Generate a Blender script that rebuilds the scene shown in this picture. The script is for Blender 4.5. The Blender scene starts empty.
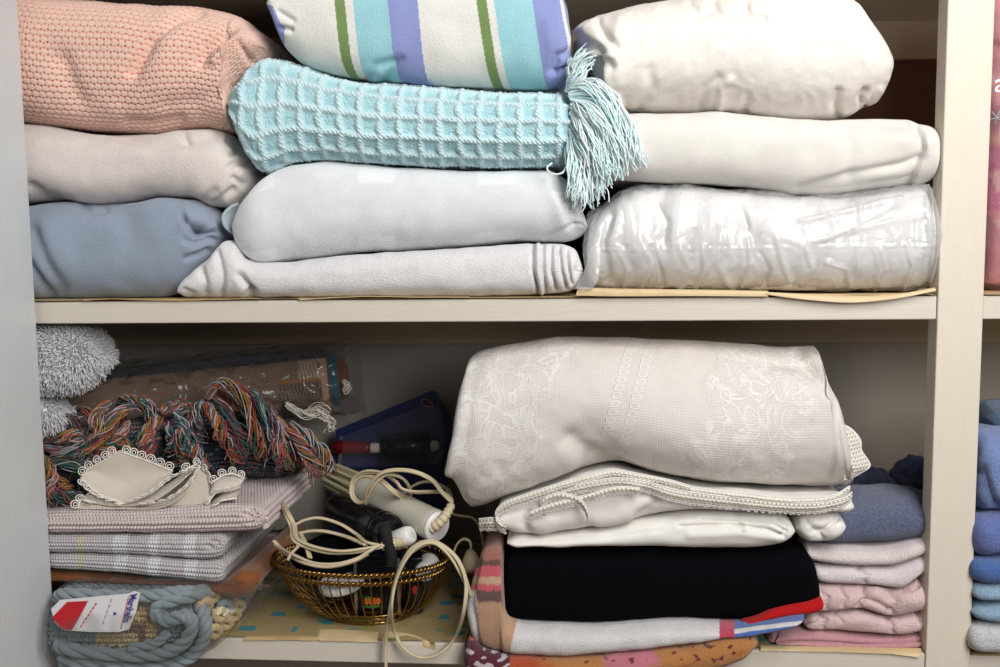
import bpy, math, random
import numpy as np
random.seed(7); RS = np.random.RandomState(11)
S = bpy.context.scene
COL = S.collection
# ------------------------------------------------------------------ camera model
F = 950.0
CAM = np.array([0.1039, -0.9394, 0.4142])
YAW, PITCH, ROLL = 0.0770, 0.0974, -0.0113
def _rot():
    cz, sz = math.cos(YAW), math.sin(YAW); a = math.pi/2-PITCH
    ca, sa = math.cos(a), math.sin(a); cr, sr = math.cos(ROLL), math.sin(ROLL)
    Rz = np.array([[cz,-sz,0],[sz,cz,0],[0,0,1]]); Rx = np.array([[1,0,0],[0,ca,-sa],[0,sa,ca]])
    Rr = np.array([[cr,-sr,0],[sr,cr,0],[0,0,1]])
    return Rz@Rx@Rr
MR = _rot()
def at(px, py, Y):
    """world point seen at photo position (px, py) that stands at depth Y"""
    px, py, Y = np.broadcast_arrays(np.asarray(px, float), np.asarray(py, float), np.asarray(Y, float))
    d = np.stack([(px-500)/F, -(py-333.5)/F, -np.ones_like(px)], -1)@MR.T
    t = (Y-CAM[1])/d[..., 1]
    return CAM+d*t[..., None]
def ypx(px, Y, Z):
    lo, hi = -400.0, 1200.0
    for _ in range(40):
        mid = (lo+hi)/2
        if at(px, mid, Y)[2] > Z: lo = mid
        else: hi = mid
    return (lo+hi)/2
def ground(px, py, Z):
    d = MR@np.array([(px-500)/F, -(py-333.5)/F, -1.0])
    return CAM+d*((Z-CAM[2])/d[2])
def proj(P):
    q = (P-CAM)@MR
    return 500+F*q[..., 0]/-q[..., 2], 333.5-F*q[..., 1]/-q[..., 2]
# ------------------------------------------------------------------ noise
_PERM = RS.permutation(256); _PERM = np.concatenate([_PERM, _PERM, _PERM])
_G = RS.normal(size=(256, 3)); _G /= np.linalg.norm(_G, axis=1)[:, None]
def noise(P):
    Pi = np.floor(P).astype(int); f = P-Pi; Pi &= 255
    w = f*f*f*(f*(f*6-15)+10); out = 0
    for i in (0, 1):
        for j in (0, 1):
            for k in (0, 1):
                h = _PERM[_PERM[_PERM[(Pi[..., 0]+i) & 255]+((Pi[..., 1]+j) & 255)]+((Pi[..., 2]+k) & 255)]
                g = _G[h]
                dp = g[..., 0]*(f[..., 0]-i)+g[..., 1]*(f[..., 1]-j)+g[..., 2]*(f[..., 2]-k)
                out = out+dp*(w[..., 0] if i else 1-w[..., 0])*(w[..., 1] if j else 1-w[..., 1])*(w[..., 2] if k else 1-w[..., 2])
    return out*1.5
# ------------------------------------------------------------------ curves
def pchip(pts, x):
    p = np.array(pts, float); X, Y = p[:, 0], p[:, 1]
    if len(X) == 2: return np.interp(x, X, Y)
    h = np.diff(X); d = np.diff(Y)/h; m = np.zeros_like(Y)
    for i in range(1, len(X)-1):
        if d[i-1]*d[i] > 0:
            w1, w2 = 2*h[i]+h[i-1], h[i]+2*h[i-1]
            m[i] = (w1+w2)/(w1/d[i-1]+w2/d[i])
    m[0], m[-1] = d[0], d[-1]
    i = np.clip(np.searchsorted(X, x)-1, 0, len(h)-1); t = (x-X[i])/h[i]
    return ((2*t**3-3*t*t+1)*Y[i]+(t**3-2*t*t+t)*h[i]*m[i]+(-2*t**3+3*t*t)*Y[i+1]+(t**3-t*t)*h[i]*m[i+1])
def spline(pts, n, closed=False):
    p = np.array(pts, float)
    p = np.vstack([p[-1], p, p[0], p[1]]) if closed else np.vstack([2*p[0]-p[1], p, 2*p[-1]-p[-2]])
    m = len(p)-3; t = np.linspace(0, m, n, endpoint=not closed); i = np.minimum(t.astype(int), m-1); t = (t-i)[:, None]
    a, b, c, d = p[i], p[i+1], p[i+2], p[i+3]
    return .5*(2*b+(c-a)*t+(2*a-5*b+4*c-d)*t*t+(3*b-a-3*c+d)*t**3)
def pxpath(pts, n, closed=False):
    """points (px, py, Y) -> smooth world path"""
    return spline([at(*q) for q in pts], n, closed)
def frames(p, closed=False):
    t = np.gradient(p, axis=0)
    if closed: t = np.roll(p, -1, 0)-np.roll(p, 1, 0)
    t /= np.linalg.norm(t, axis=1)[:, None]+1e-12
    up = np.array([0, -1, 0.15]); N = np.zeros_like(p)
    n = np.cross(np.cross(t[0], up), t[0])
    if np.linalg.norm(n) < 1e-3: n = np.cross(np.cross(t[0], [0, 0, 1]), t[0])
    n = n/np.linalg.norm(n)
    for i in range(len(p)):
        n = n-t[i]*np.dot(n, t[i]); n = n/(np.linalg.norm(n)+1e-12); N[i] = n
    return t, N, np.cross(t, N)
# ------------------------------------------------------------------ mesh accumulator
class MB:
    def __init__(self): self.v = []; self.f = []; self.m = []; self.n = 0
    def add(self, V, Fc, m=0):
        V = np.asarray(V, float); self.v.append(V)
        for f in Fc: self.f.append([a+self.n for a in f])
        self.m += [m]*len(Fc) if np.isscalar(m) else list(m)
        self.n += len(V); return self
    def grid(self, G, m=0, cu=False, cv=False, flip=False):
        a, b = G.shape[:2]; fs = []
        for i in range(a if cu else a-1):
            for j in range(b if cv else b-1):
                i2, j2 = (i+1) % a, (j+1) % b
                q = [i*b+j, i2*b+j, i2*b+j2, i*b+j2]
                fs.append(q[::-1] if flip else q)
        return self.add(G.reshape(-1, 3), fs, m)
    def tube(self, p, r, sides=6, closed=False, m=0, cap=True, off=None):
        p = np.asarray(p, float); t, N, B = frames(p, closed)
        if off is not None: p = p+N*off[0]+B*off[1]
        r = np.broadcast_to(np.asarray(r, float), (len(p),))
        a = np.linspace(0, 2*np.pi, sides, endpoint=False)
        G = p[:, None]+r[:, None, None]*(np.cos(a)[None, :, None]*N[:, None]+np.sin(a)[None, :, None]*B[:, None])
        n0 = self.n; self.grid(G, m, cu=closed, cv=True)
        if cap and not closed:
            L = len(p); self.f.append([n0+k for k in range(sides)]); self.m.append(m)
            self.f.append([n0+(L-1)*sides+k for k in range(sides)][::-1]); self.m.append(m)
        return self
    def lathe(self, p0, p1, prof, sides=24, m=0, cap=True):
        """prof: (position along axis 0..1, radius)"""
        p0, p1 = np.asarray(p0, float), np.asarray(p1, float); ax = p1-p0
        t = ax/np.linalg.norm(ax); u = np.cross(t, [0, 0, 1.0])
        if np.linalg.norm(u) < 1e-3: u = np.array([1.0, 0, 0])
        u /= np.linalg.norm(u); w = np.cross(t, u)
        a = np.linspace(0, 2*np.pi, sides, endpoint=False)
        G = np.array([[p0+ax*s+r*(math.cos(q)*u+math.sin(q)*w) for q in a] for s, r in prof])
        n0 = self.n; self.grid(G, m, cv=True)
        if cap:
            L = len(prof); self.f.append([n0+k for k in range(sides)]); self.m.append(m)
            self.f.append([n0+(L-1)*sides+k for k in range(sides)][::-1]); self.m.append(m)
        return self
    def box(self, lo, hi, m=0, bev=0.0):
        x0, y0, z0 = lo; x1, y1, z1 = hi
        if bev <= 0:
            V = [(x, y, z) for x in (x0, x1) for y in (y0, y1) for z in (z0, z1)]
            return self.add(V, [[0,1,3,2],[4,6,7,5],[0,4,5,1],[2,3,7,6],[0,2,6,4],[1,5,7,3]], m)
        bm = __import__('bmesh').new()
        __import__('bmesh').ops.create_cube(bm, size=1)
        for q in bm.verts: q.co = ((x0+x1)/2+q.co.x*(x1-x0), (y0+y1)/2+q.co.y*(y1-y0), (z0+z1)/2+q.co.z*(z1-z0))
        __import__('bmesh').ops.bevel(bm, geom=bm.edges[:], offset=bev, segments=2, affect='EDGES', profile=.5)
        bm.verts.index_update(); V = [tuple(q.co) for q in bm.verts]; Fc = [[q.index for q in f.verts] for f in bm.faces]; bm.free()
        return self.add(V, Fc, m)
    def build(self, name, mats, parent=None, smooth=True, uv=None, col=None):
        V = np.vstack(self.v); mats = mats if isinstance(mats, (list, tuple)) else [mats]
        if parent is None:
            org = np.array([(V[:, 0].min()+V[:, 0].max())/2, (V[:, 1].min()+V[:, 1].max())/2, V[:, 2].min()])
        else: org = ORG[parent.name]
        me = bpy.data.meshes.new(name); me.from_pydata((V-org).tolist(), [], self.f)
        for q in mats: me.materials.append(q)
        me.polygons.foreach_set('material_index', self.m)
        me.polygons.foreach_set('use_smooth', [smooth]*len(me.polygons))
        if uv is not None:
            li = np.empty(len(me.loops), int); me.loops.foreach_get('vertex_index', li)
            me.uv_layers.new(name='UVMap').data.foreach_set('uv', uv[li].ravel())
        if col is not None:
            at_ = me.color_attributes.new('pattern', 'FLOAT_COLOR', 'POINT')
            at_.data.foreach_set('color', np.hstack([col, np.ones((len(col), 1))]).ravel())
        me.update()
        o = bpy.data.objects.new(name, me); COL.objects.link(o); ORG[o.name] = org
        if parent is None: o.location = org
        else: o.parent = parent
        return o
ORG = {}
def tag(o, label=None, cat=None, group=None, kind=None):
    if label: o['label'] = label
    if cat: o['category'] = cat
    if group: o['group'] = group
    if kind: o['kind'] = kind
    return o
def thing(name, loc, label, cat, group=None):
    o = bpy.data.objects.new(name, None); COL.objects.link(o); o.location = loc; o.empty_display_size = .02
    ORG[o.name] = np.array(loc, float); return tag(o, label, cat, group)
# ------------------------------------------------------------------ cloth bundle
def seg_dist(x, y, poly):
    best = np.full(x.shape, 1e9); sd = np.zeros(x.shape)
    for (ax, ay), (bx, by) in zip(poly[:-1], poly[1:]):
        dx, dy = bx-ax, by-ay; L = dx*dx+dy*dy+1e-9
        t = np.clip(((x-ax)*dx+(y-ay)*dy)/L, 0, 1)
        d = np.hypot(x-ax-t*dx, y-ay-t*dy); s = np.sign((x-ax)*dy-(y-ay)*dx)
        k = d < best; sd = np.where(k, s, sd); best = np.where(k, d, best)
    return best, sd
def bundle(name, top, bot, mat, parent=None, yf=0.0, ry=.035, yb=.29, yref=None, nu=150, nf=60, nb=10, p=2.4,
           endL=25, endR=25, ed=.03, feats=(), nz=((.0015, 14, 1),), floor=None, paint=None, backdrop=0.0, grow=0.0,
           cells=None, fine=1.0, frontmod=None, layers=None):
    """a folded or rolled cloth: top / bot are its outline as the photo shows it, (px, py) left to right"""
    yref = yf+ry*.6 if yref is None else yref
    x0, x1 = max(top[0][0], bot[0][0]), min(top[-1][0], bot[-1][0])
    t = np.linspace(0, 1, nu); s = .45*t+.55*(1-np.cos(np.pi*t))/2 if nu < 260 else .8*t+.2*(1-np.cos(np.pi*t))/2
    px = x0+(x1-x0)*s
    yt, ybm = pchip(top, px)-grow, pchip(bot, px)+grow*.4
    ybm = np.maximum(ybm, yt+.4)
    if frontmod is not None: yref = yref+frontmod(px)
    Pt, Pb = at(px, yt, yref), at(px, ybm, yref)
    def ep(d, w): q = np.clip(d/max(w, 1e-3), 0, 1); return np.sqrt(np.clip(1-(1-q)**2, 0, 1))
    e = np.minimum(ep(px-x0, endL), ep(x1-px, endR))
    Yf = yf+(1-e)*ed
    if frontmod is not None: Yf = Yf+frontmod(px)
    th = np.linspace(-np.pi/2, np.pi/2, nf)
    cx = np.abs(np.cos(th))**(2/p); sz = np.sign(np.sin(th))*np.abs(np.sin(th))**(2/p)
    w = (sz+1)/2
    G = Pb[:, None]*(1-w)[None, :, None]+Pt[:, None]*w[None, :, None]
    G[:, :, 1] = Yf[:, None]+ry*(1-cx)[None]
    ybk = np.maximum(yb-(1-e)*ed, Yf+ry+.005)
    k = np.linspace(0, 1, nb+1)[1:]**2
    T = np.repeat(Pt[:, None], nb, 1); T[:, :, 1] = (Yf+ry)[:, None]+(ybk-Yf-ry)[:, None]*k[None]
    T[:, :, 2] -= ((backdrop+.004)*np.sqrt(k))[None]*e[:, None]
    Bk = np.repeat(Pb[:, None], nb, 1); Bk[:, :, 1] = (Yf+ry)[:, None]+(ybk-Yf-ry)[:, None]*k[::-1][None]
    Bk[:, :, 2] += (.003*np.sqrt(k[::-1]))[None]*e[:, None]
    mid = (T[:, -1:]*.5+Bk[:, :1]*.5)
    G = np.concatenate([G, T, mid, Bk, G[:, :1]], 1)
    nV = G.shape[1]
    dv = np.linalg.norm(np.diff(G, axis=1), axis=2).mean(0); v = np.concatenate([[0], np.cumsum(dv)])
    U = np.repeat((px-x0)[:, None]*.00101, nV, 1); VV = np.repeat(v[None], nu, 0)
    du = np.gradient(G, axis=0); dw = np.gradient(G, axis=1)
    N = np.cross(du, dw); N /= np.linalg.norm(N, axis=2)[..., None]+1e-9
    c = G[:, :nf].mean((0, 1)); c[1] += .05
    if (N[nu//2, nf//2]*np.array([0, -1, 0])).sum() < 0: N = -N
    x, y = proj(G)
    face = np.clip((-(N*((G-CAM)/np.linalg.norm(G-CAM, axis=2)[..., None])).sum(2))*3, 0, 1)
    fr = np.zeros(nV); fr[:nf+nb] = 1; face = face*fr[None]
    damp = np.clip(e*2.5, 0, 1)[:, None]
    D = np.zeros((nu, nV))
    for q in nz:
        amp, sc = q[0], q[1]; an = q[2] if len(q) > 2 and not np.isscalar(q[2]) else (1, 1, 1)
        o_ = RS.uniform(0, 90, 3); Q = G*sc*np.array(an)+o_
        nn = noise(Q)
        if len(q) > 3 and q[3] == 'ridge': nn = .35-2*np.abs(nn)
        if len(q) > 3 and q[3] == 'warp':
            Q2 = Q+1.3*np.stack([noise(Q*.7+9), noise(Q*.7+33), noise(Q*.7+57)], -1); nn = .35-2*np.abs(noise(Q2))
        D += amp*nn*damp*(.25+.75*fr[None])
    for q in feats:
        if q[0] == 'c':
            d, _ = seg_dist(x, y, q[1]); D += q[3]*np.exp(-(d/q[2])**2)*face
        elif q[0] == 'd':
            a = math.radians(q[6]) if len(q) > 6 else 0; xx = (x-q[1])*math.cos(a)+(y-q[2])*math.sin(a); yy = -(x-q[1])*math.sin(a)+(y-q[2])*math.cos(a)
            D += q[5]*np.exp(-(xx/q[3])**2-(yy/q[4])**2)*face
        elif q[0] == 'f':
            d, sg = seg_dist(x, y, q[1]); sd = d*sg
            D += q[2]*np.where(sd > 0, np.exp(-sd/q[3]), np.exp(-(sd/1.3)**2))*face
    if layers:
        n_, dep = layers; fz = np.zeros(nV); fz[:nf] = w
        D[:, :nf] -= dep*np.abs(np.cos(np.pi*n_*w))[None]**8
    if cells is not None: D += cells(U, VV, x, y)*np.clip(e*4, 0, 1)[:, None]
    if grow: D += grow*.0008
    G = G+N*D[..., None]
    if floor is not None:
        z = G[..., 2]; G[..., 2] = np.where((G[..., 1] > -.007) & (z < floor), floor, z)
    m = MB(); m.grid(G, 0)
    uv = np.stack([U, VV], -1).reshape(-1, 2)
    cc = None
    if paint is not None: cc = paint(x, y, U, VV, np.arange(nV)[None] < nf+nb).reshape(-1, 3)
    for i, rev in ((0, False), (nu-1, True)):
        n0 = m.n; c0 = G[i, :nV-1].mean(0)
        m.add([c0], []); uv = np.vstack([uv, [U[i, 0], 0]])
        if cc is not None: cc = np.vstack([cc, cc[i*nV+nf//2]])
        for j in range(nV-1):
            q = [i*nV+j, i*nV+j+1, n0]; m.f.append(q if not rev else q[::-1]); m.m.append(0)
    o = m.build(name, mat, parent, uv=uv, col=cc)
    return o, G, N, (x, y)
# ------------------------------------------------------------------ materials
def lin(c):
    c = np.array(c, float)/255; return tuple(np.where(c <= .04045, c/12.92, ((c+.055)/1.055)**2.4))
def rgba(c): return (*lin(c), 1)
class NT:
    def __init__(self, name):
        self.m = bpy.data.materials.new(name); self.m.use_nodes = True; self.t = self.m.node_tree; self.t.nodes.clear()
        self.out = self.n('ShaderNodeOutputMaterial')
    def n(self, typ, **k):
        q = self.t.nodes.new(typ)
        for a, b in k.items(): setattr(q, a, b)
        return q
    def l(self, a, b): self.t.links.new(a, b)
    def val(self, sock, v):
        if hasattr(v, 'is_output'): self.l(v, sock)
        else: sock.default_value = v
    def math(self, op, a, b=0.0, c=0.0):
        q = self.n('ShaderNodeMath', operation=op)
        for s, v in zip(q.inputs, (a, b, c)): self.val(s, v)
        return q.outputs[0]
    def mix(self, f, a, b, mode='MIX'):
        q = self.n('ShaderNodeMix', data_type='RGBA', blend_type=mode)
        self.val(q.inputs[0], f); self.val(q.inputs[6], a); self.val(q.inputs[7], b); return q.outputs[2]
    def uv(self):
        q = self.n('ShaderNodeUVMap'); s = self.n('ShaderNodeSeparateXYZ'); self.l(q.outputs[0], s.inputs[0]); return s.outputs[0], s.outputs[1]
    def coord(self): return self.n('ShaderNodeTexCoord').outputs['Object']
    def noise(self, scale, detail=2, vec=None, rough=.5, dist=0):
        q = self.n('ShaderNodeTexNoise'); q.inputs['Scale'].default_value = scale; q.inputs['Detail'].default_value = detail
        q.inputs['Roughness'].default_value = rough; q.inputs['Distortion'].default_value = dist
        self.l(vec if vec is not None else self.coord(), q.inputs['Vector']); return q.outputs[0]
    def ramp(self, f, stops, interp='LINEAR'):
        q = self.n('ShaderNodeValToRGB'); r = q.color_ramp; r.interpolation = interp
        while len(r.elements) < len(stops): r.elements.new(.5)
        for e, (p, c) in zip(r.elements, stops): e.position = p; e.color = c if len(c) == 4 else rgba(c)
        self.val(q.inputs[0], f); return q.outputs[0]
    def bump(self, h, dist, strength=1.0, nrm=None):
        q = self.n('ShaderNodeBump'); q.inputs['Distance'].default_value = dist; q.inputs['Strength'].default_value = strength
        self.l(h, q.inputs['Height'])
        if nrm is not None: self.l(nrm, q.inputs['Normal'])
        return q.outputs[0]
    def bsdf(self, col, rough=.9, nrm=None, sheen=0, **k):
        b = self.n('ShaderNodeBsdfPrincipled'); self.val(b.inputs['Base Color'], col); self.val(b.inputs['Roughness'], rough)
        b.inputs['Sheen Weight'].default_value = sheen; b.inputs['Sheen Roughness'].default_value = .5
        for a, v in k.items(): self.val(b.inputs[a.replace('_', ' ')], v)
        if nrm is not None: self.l(nrm, b.inputs['Normal'])
        return b.outputs[0]
    def done(self, sh): self.l(sh, self.out.inputs[0]); return self.m
def sinw(t, x, per, ph=0.0): return t.math('SINE', t.math('ADD', t.math('MULTIPLY', x, 2*math.pi/per), ph))
def fabric(name, col, kind='fleece', s=1.0, b=1.0, sheen=.25, var=.06, attr=False, rough=.95, spec=.2, mott=.9):
    t = NT(name); base = rgba(col)
    if attr:
        a = t.n('ShaderNodeAttribute', attribute_name='pattern'); base = a.outputs['Color']
    n1 = t.noise(60, 3)
    dark = t.mix(1.0, base, (1-var*2.5, 1-var*2.5, 1-var*2.2, 1), 'MULTIPLY')
    c = t.mix(n1, dark, base)
    u, v = None, None
    if kind == 'fleece':
        nr = t.bump(t.noise(520/s, 4, rough=.65), .0011*b)
    elif kind == 'terry':
        h = t.n('ShaderNodeTexVoronoi'); h.inputs['Scale'].default_value = 900/s; t.l(t.coord(), h.inputs['Vector'])
        hh = t.math('ADD', t.math('MULTIPLY', h.outputs['Distance'], -1.0), t.math('MULTIPLY', t.noise(700/s, 3, rough=.7), 1.0))
        nr = t.bump(hh, .0008*b)
        mo = t.n('ShaderNodeMapRange'); mo.inputs['From Min'].default_value = .35; mo.inputs['From Max'].default_value = .68; t.l(t.noise(480/s, 3, rough=.7), mo.inputs[0])
        c = t.mix(mo.outputs[0], t.mix(1.0, c, (mott, mott, mott+.01, 1), 'MULTIPLY'), c)
        c = t.mix(t.math('MULTIPLY', h.outputs['Distance'], .35), c, t.mix(1.0, c, (.82, .82, .83, 1), 'MULTIPLY'))
    elif kind == 'twill':
        u, v = t.uv()
        w = sinw(t, t.math('SUBTRACT', u, v), .0031*s)
        zx = t.math('GREATER_THAN', sinw(t, u, .118), .55); zy = t.math('GREATER_THAN', sinw(t, v, .086), .2)
        zx2 = t.math('GREATER_THAN', sinw(t, u, .118, 2.6), .72)
        zone = t.math('SUBTRACT', 1.0, t.math('MULTIPLY', t.math('MULTIPLY', zx, zy), .6))
        fl = sinw(t, v, .0018*s)
        h = t.math('ADD', t.math('MULTIPLY', w, zone), t.math('MULTIPLY', fl, t.math('MULTIPLY', t.math('SUBTRACT', 1.0, zone), .25)))
        h = t.math('ADD', h, t.math('MULTIPLY', t.noise(500, 3), 1.0))
        nr = t.bump(h, .0003*b)
    elif kind == 'weave':
        u, v = t.uv()
        h = t.math('MULTIPLY', sinw(t, u, .0020*s), sinw(t, v, .0020*s))
        h = t.math('ADD', h, t.math('MULTIPLY', t.noise(420, 4, rough=.6), 1.5))
        nr = t.bump(h, .0003*b)
    elif kind == 'rib':
        u, v = t.uv()
        row = t.math('FLOOR', t.math('MULTIPLY', v, 1/.0052/s))
        off = t.math('MULTIPLY', t.math('MODULO', row, 2.0), math.pi)
        h = t.math('ADD', t.math('MULTIPLY', t.math('ABSOLUTE', sinw(t, v, .0104*s)), 1.4), t.math('MULTIPLY', t.math('SINE', t.math('ADD', t.math('MULTIPLY', u, 2*math.pi/.0034/s), off)), .5))
        h = t.math('ADD', h, t.math('MULTIPLY', t.noise(500, 3), .7))
        nr = t.bump(h, .0011*b)
    elif kind == 'smooth':
        nr = t.bump(t.noise(45/s, 3, rough=.55), .0022*b)
        nr = t.bump(t.noise(900, 2), .00012*b, nrm=nr)
    elif kind == 'velvet':
        nr = t.bump(t.noise(700, 3), .0004*b)
    return t.done(t.bsdf(c, rough, nr, sheen, Specular_IOR_Level=spec))
def plain(name, col, rough=.5, metal=0.0, bump=0.0, bscale=200, spec=.5, coat=0.0):
    t = NT(name); nr = t.bump(t.noise(bscale, 3), bump) if bump else None
    c = t.mix(t.noise(30, 3), rgba([q*.93 for q in col]), rgba(col))
    return t.done(t.bsdf(c, rough, nr, 0, Metallic=metal, Specular_IOR_Level=spec, Coat_Weight=coat))
def painted_wood(name, col, rough=.45, grain=1.0, wear=0.0):
    t = NT(name); co = t.coord()
    mp = t.n('ShaderNodeMapping'); mp.inputs['Scale'].default_value = (6, 6, .6) if grain > 0 else (.6, 6, 6); t.l(co, mp.inputs['Vector'])
    g = t.noise(60, 5, mp.outputs[0], .6)
    c = t.mix(g, rgba([q*.955 for q in col]), rgba(col))
    ch = t.math('GREATER_THAN', t.noise(55, 4, rough=.7), .735)
    c = t.mix(t.math('MULTIPLY', ch, wear), c, rgba((150, 128, 98)))
    nr = t.bump(g, .00025); nr = t.bump(t.noise(25, 2), .0012, .6, nr)
    return t.done(t.bsdf(c, rough, nr, 0, Specular_IOR_Level=.35))
def plastic(name, milk=.06, gloss=.5, tint=(255, 255, 255), bscale=35, bd=.004, rough=.12, mcol=(235, 235, 238)):
    t = NT(name)
    nr = t.bump(t.noise(bscale, 4, rough=.6, dist=.6), bd)
    lw = t.n('ShaderNodeLayerWeight'); lw.inputs['Blend'].default_value = .35; t.l(nr, lw.inputs['Normal'])
    tr = t.n('ShaderNodeBsdfTransparent'); tr.inputs[0].default_value = rgba(tint)
    gl = t.n('ShaderNodeBsdfGlossy'); gl.inputs['Roughness'].default_value = rough; t.l(nr, gl.inputs['Normal'])
    df = t.n('ShaderNodeBsdfDiffuse'); df.inputs[0].default_value = rgba(mcol); t.l(nr, df.inputs['Normal'])
    m1 = t.n('ShaderNodeMixShader'); m1.inputs[0].default_value = milk; t.l(tr.outputs[0], m1.inputs[1]); t.l(df.outputs[0], m1.inputs[2])
    m2 = t.n('ShaderNodeMixShader'); f = t.math('MULTIPLY', t.math('ADD', t.math('POWER', lw.outputs['Fresnel'], 1.0), .03), gloss); t.l(f, m2.inputs[0])
    t.l(m1.outputs[0], m2.inputs[1]); t.l(gl.outputs[0], m2.inputs[2])
    return t.done(m2.outputs[0])
M = {}
M['post'] = painted_wood('cream_paint_upright', (222, 212, 196), wear=.0)
M['shelf'] = painted_wood('cream_paint_shelf', (216, 208, 194), grain=-1, wear=.15)
M['panel'] = painted_wood('back_panel_paint', (186, 180, 170), .6)
M['batten'] = painted_wood('batten_paint', (214, 196, 170), .6, grain=-1)
M['brown_panel'] = painted_wood('brown_back_board', (120, 84, 66), .7)
M['door'] = painted_wood('white_door_paint', (214, 217, 218), .4)
M['floor'] = painted_wood('floor_boards', (120, 96, 70), .5)
M['blue_fleece'] = fabric('blue_grey_fleece', (152, 163, 180))
M['pale_fleece'] = fabric('pale_rose_fleece', (230, 220, 214))
M['white_terry'] = fabric('white_terry', (244, 242, 241), 'terry', b=.8)
M['flap'] = fabric('grey_blue_edge', (176, 190, 198), 'fleece')
M['twill'] = fabric('pale_twill', (244, 245, 247), 'twill', sheen=.1)
M['satin'] = fabric('cream_satin_cotton', (238, 231, 222), 'smooth', rough=.55, spec=.35, sheen=.1, b=.8)
M['cream_weave'] = fabric('cream_weave', (245, 241, 234), 'weave', sheen=.1)
M['white_inner'] = fabric('white_bedding', (240, 238, 235), 'smooth')
M['mat_white'] = fabric('white_pile', (244, 242, 246), 'fleece')
M['black_cloth'] = fabric('black_cloth', (6, 7, 12), 'velvet', sheen=0, spec=.08, var=.1)
M['red_cloth'] = fabric('red_cloth', (184, 20, 22), 'velvet', sheen=.1)
M['cream_cloth'] = fabric('cream_cloth', (238, 235, 229), 'smooth', b=.35, sheen=.1)
M['cream_cloth_b'] = fabric('cream_cotton', (236, 232, 226), 'smooth', b=.35, sheen=.1)
M['pink_rib'] = fabric('pink_rib_weave', (226, 207, 206), 'rib')
M['grey_rib'] = fabric('grey_rib_weave', (214, 208, 208), 'rib', s=.8, attr=True)
M['brown_cloth'] = fabric('brown_cloth', (138, 84, 44), 'velvet')
M['napkin'] = fabric('ecru_linen', (255, 243, 226), 'weave', s=.6, sheen=.05)
M['lace_thread'] = fabric('lace_thread', (248, 242, 232), 'fleece', b=.4)
M['blue_terry'] = fabric('blue_grey_terry', (112, 122, 150), 'terry', s=1.3, b=1.6, mott=.6)
M['navy_terry'] = fabric('navy_terry', (70, 82, 122), 'terry', b=1.2, mott=.7)
for k, c in dict(pw1=(240, 226, 224), pw2=(240, 230, 230), pp3=(238, 208, 206), pp4=(236, 206, 206), pp5=(214, 158, 164),
                 b1=(96, 116, 142), b2=(134, 156, 208), b3=(112, 128, 190), b4=(84, 118, 184), b5=(158, 190, 214), b6=(222, 222, 222)).items():
    M[k] = fabric('terry_'+k, c, 'terry', s=1.15, b=1.2, mott=.76 if k[0] == 'b' else .92)
M['terry_pat'] = fabric('printed_terry', (255, 255, 255), 'terry', attr=True, b=.9)
M['print_cloth'] = fabric('striped_flannel', (255, 255, 255), 'fleece', attr=True, b=.8)
M['peach'] = fabric('peach_knit', (255, 255, 255), 'fleece', s=.6, attr=True, b=.8, var=.02)
M['aqua'] = fabric('aqua_cotton', (255, 255, 255), 'fleece', s=.6, attr=True, b=.9, var=.02)
M['aqua_f1'] = fabric('aqua_fringe_light', (240, 252, 252), 'fleece', b=.3)
M['aqua_f2'] = fabric('aqua_fringe_mid', (212, 244, 245), 'fleece', b=.3)
M['rug_roll'] = fabric('roll_weave', (255, 255, 255), 'weave', s=1.5, attr=True, b=1.4)
M['rag'] = fabric('rag_weave', (255, 255, 255), 'rib', s=1.0, attr=True, b=1.5)
M['yarn_blue'] = fabric('grey_blue_yarn', (140, 152, 156), 'fleece', b=.8)
M['yarn_tan'] = fabric('tan_yarn', (206, 182, 132), 'fleece', b=.8)
M['yarn_teal'] = fabric('teal_weave', (36, 92, 106), 'fleece', b=.8)
M['yarn_rust'] = fabric('rust_weave', (122, 74, 56), 'fleece', b=.8)
M['rug_pat'] = fabric('braided_weave', (255, 255, 255), 'rib', s=1.0, attr=True, b=1.6)
FR = [fabric('fringe_thread_%s' % n, c, 'fleece', b=.2) for n, c in (('green', (22, 84, 64)), ('orange', (172, 82, 42)), ('white', (178, 166, 174)), ('rose', (136, 66, 78)), ('plum', (68, 34, 48)), ('gold', (168, 124, 48)), ('teal', (50, 98, 98)), ('ink', (26, 30, 46)))]
M['gold'] = plain('gold_wire', (166, 128, 72), .32, 1.0)
M['cord'] = plain('cream_cord', (208, 192, 160), .45)
M['tool'] = plain('ivory_plastic', (200, 196, 180), .35)
M['tool2'] = plain('white_plastic', (232, 232, 228), .3)
M['olive'] = plain('ivory_vent_plastic', (190, 182, 150), .4)
M['black_pl'] = plain('black_plastic', (14, 14, 16), .22)
M['black_br'] = plain('black_braid', (18, 18, 20), .8, bump=.001, bscale=700)
M['silver'] = plain('silver_edge', (200, 200, 196), .25, 1.0)
M['logo_o'] = plain('orange_print', (226, 120, 40), .5)
M['logo_g'] = plain('green_print', (60, 140, 50), .5)
M['logo_r'] = plain('red_print', (190, 50, 40), .5)
M['card'] = plain('blue_card', (32, 42, 92), .45)
M['brush_red'] = plain('red_handle', (122, 16, 24), .3)
M['brush_white'] = plain('brush_white', (226, 222, 214), .4)
M['bristle'] = plain('black_bristle', (16, 16, 18), .4)
M['tape'] = plain('kraft_tape', (216, 190, 146), .45, bump=.0006, bscale=60)
M['tape2'] = plain('aged_tape', (196, 166, 116), .5, bump=.0006, bscale=60)
M['tag_white'] = plain('tag_white', (240, 238, 240), .4)
M['tag_red'] = plain('tag_red', (206, 30, 42), .4)
M['tag_blue'] = plain('tag_blue', (62, 60, 140), .4)
M['tag_grey'] = plain('tag_grey', (150, 150, 156), .5)
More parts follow.
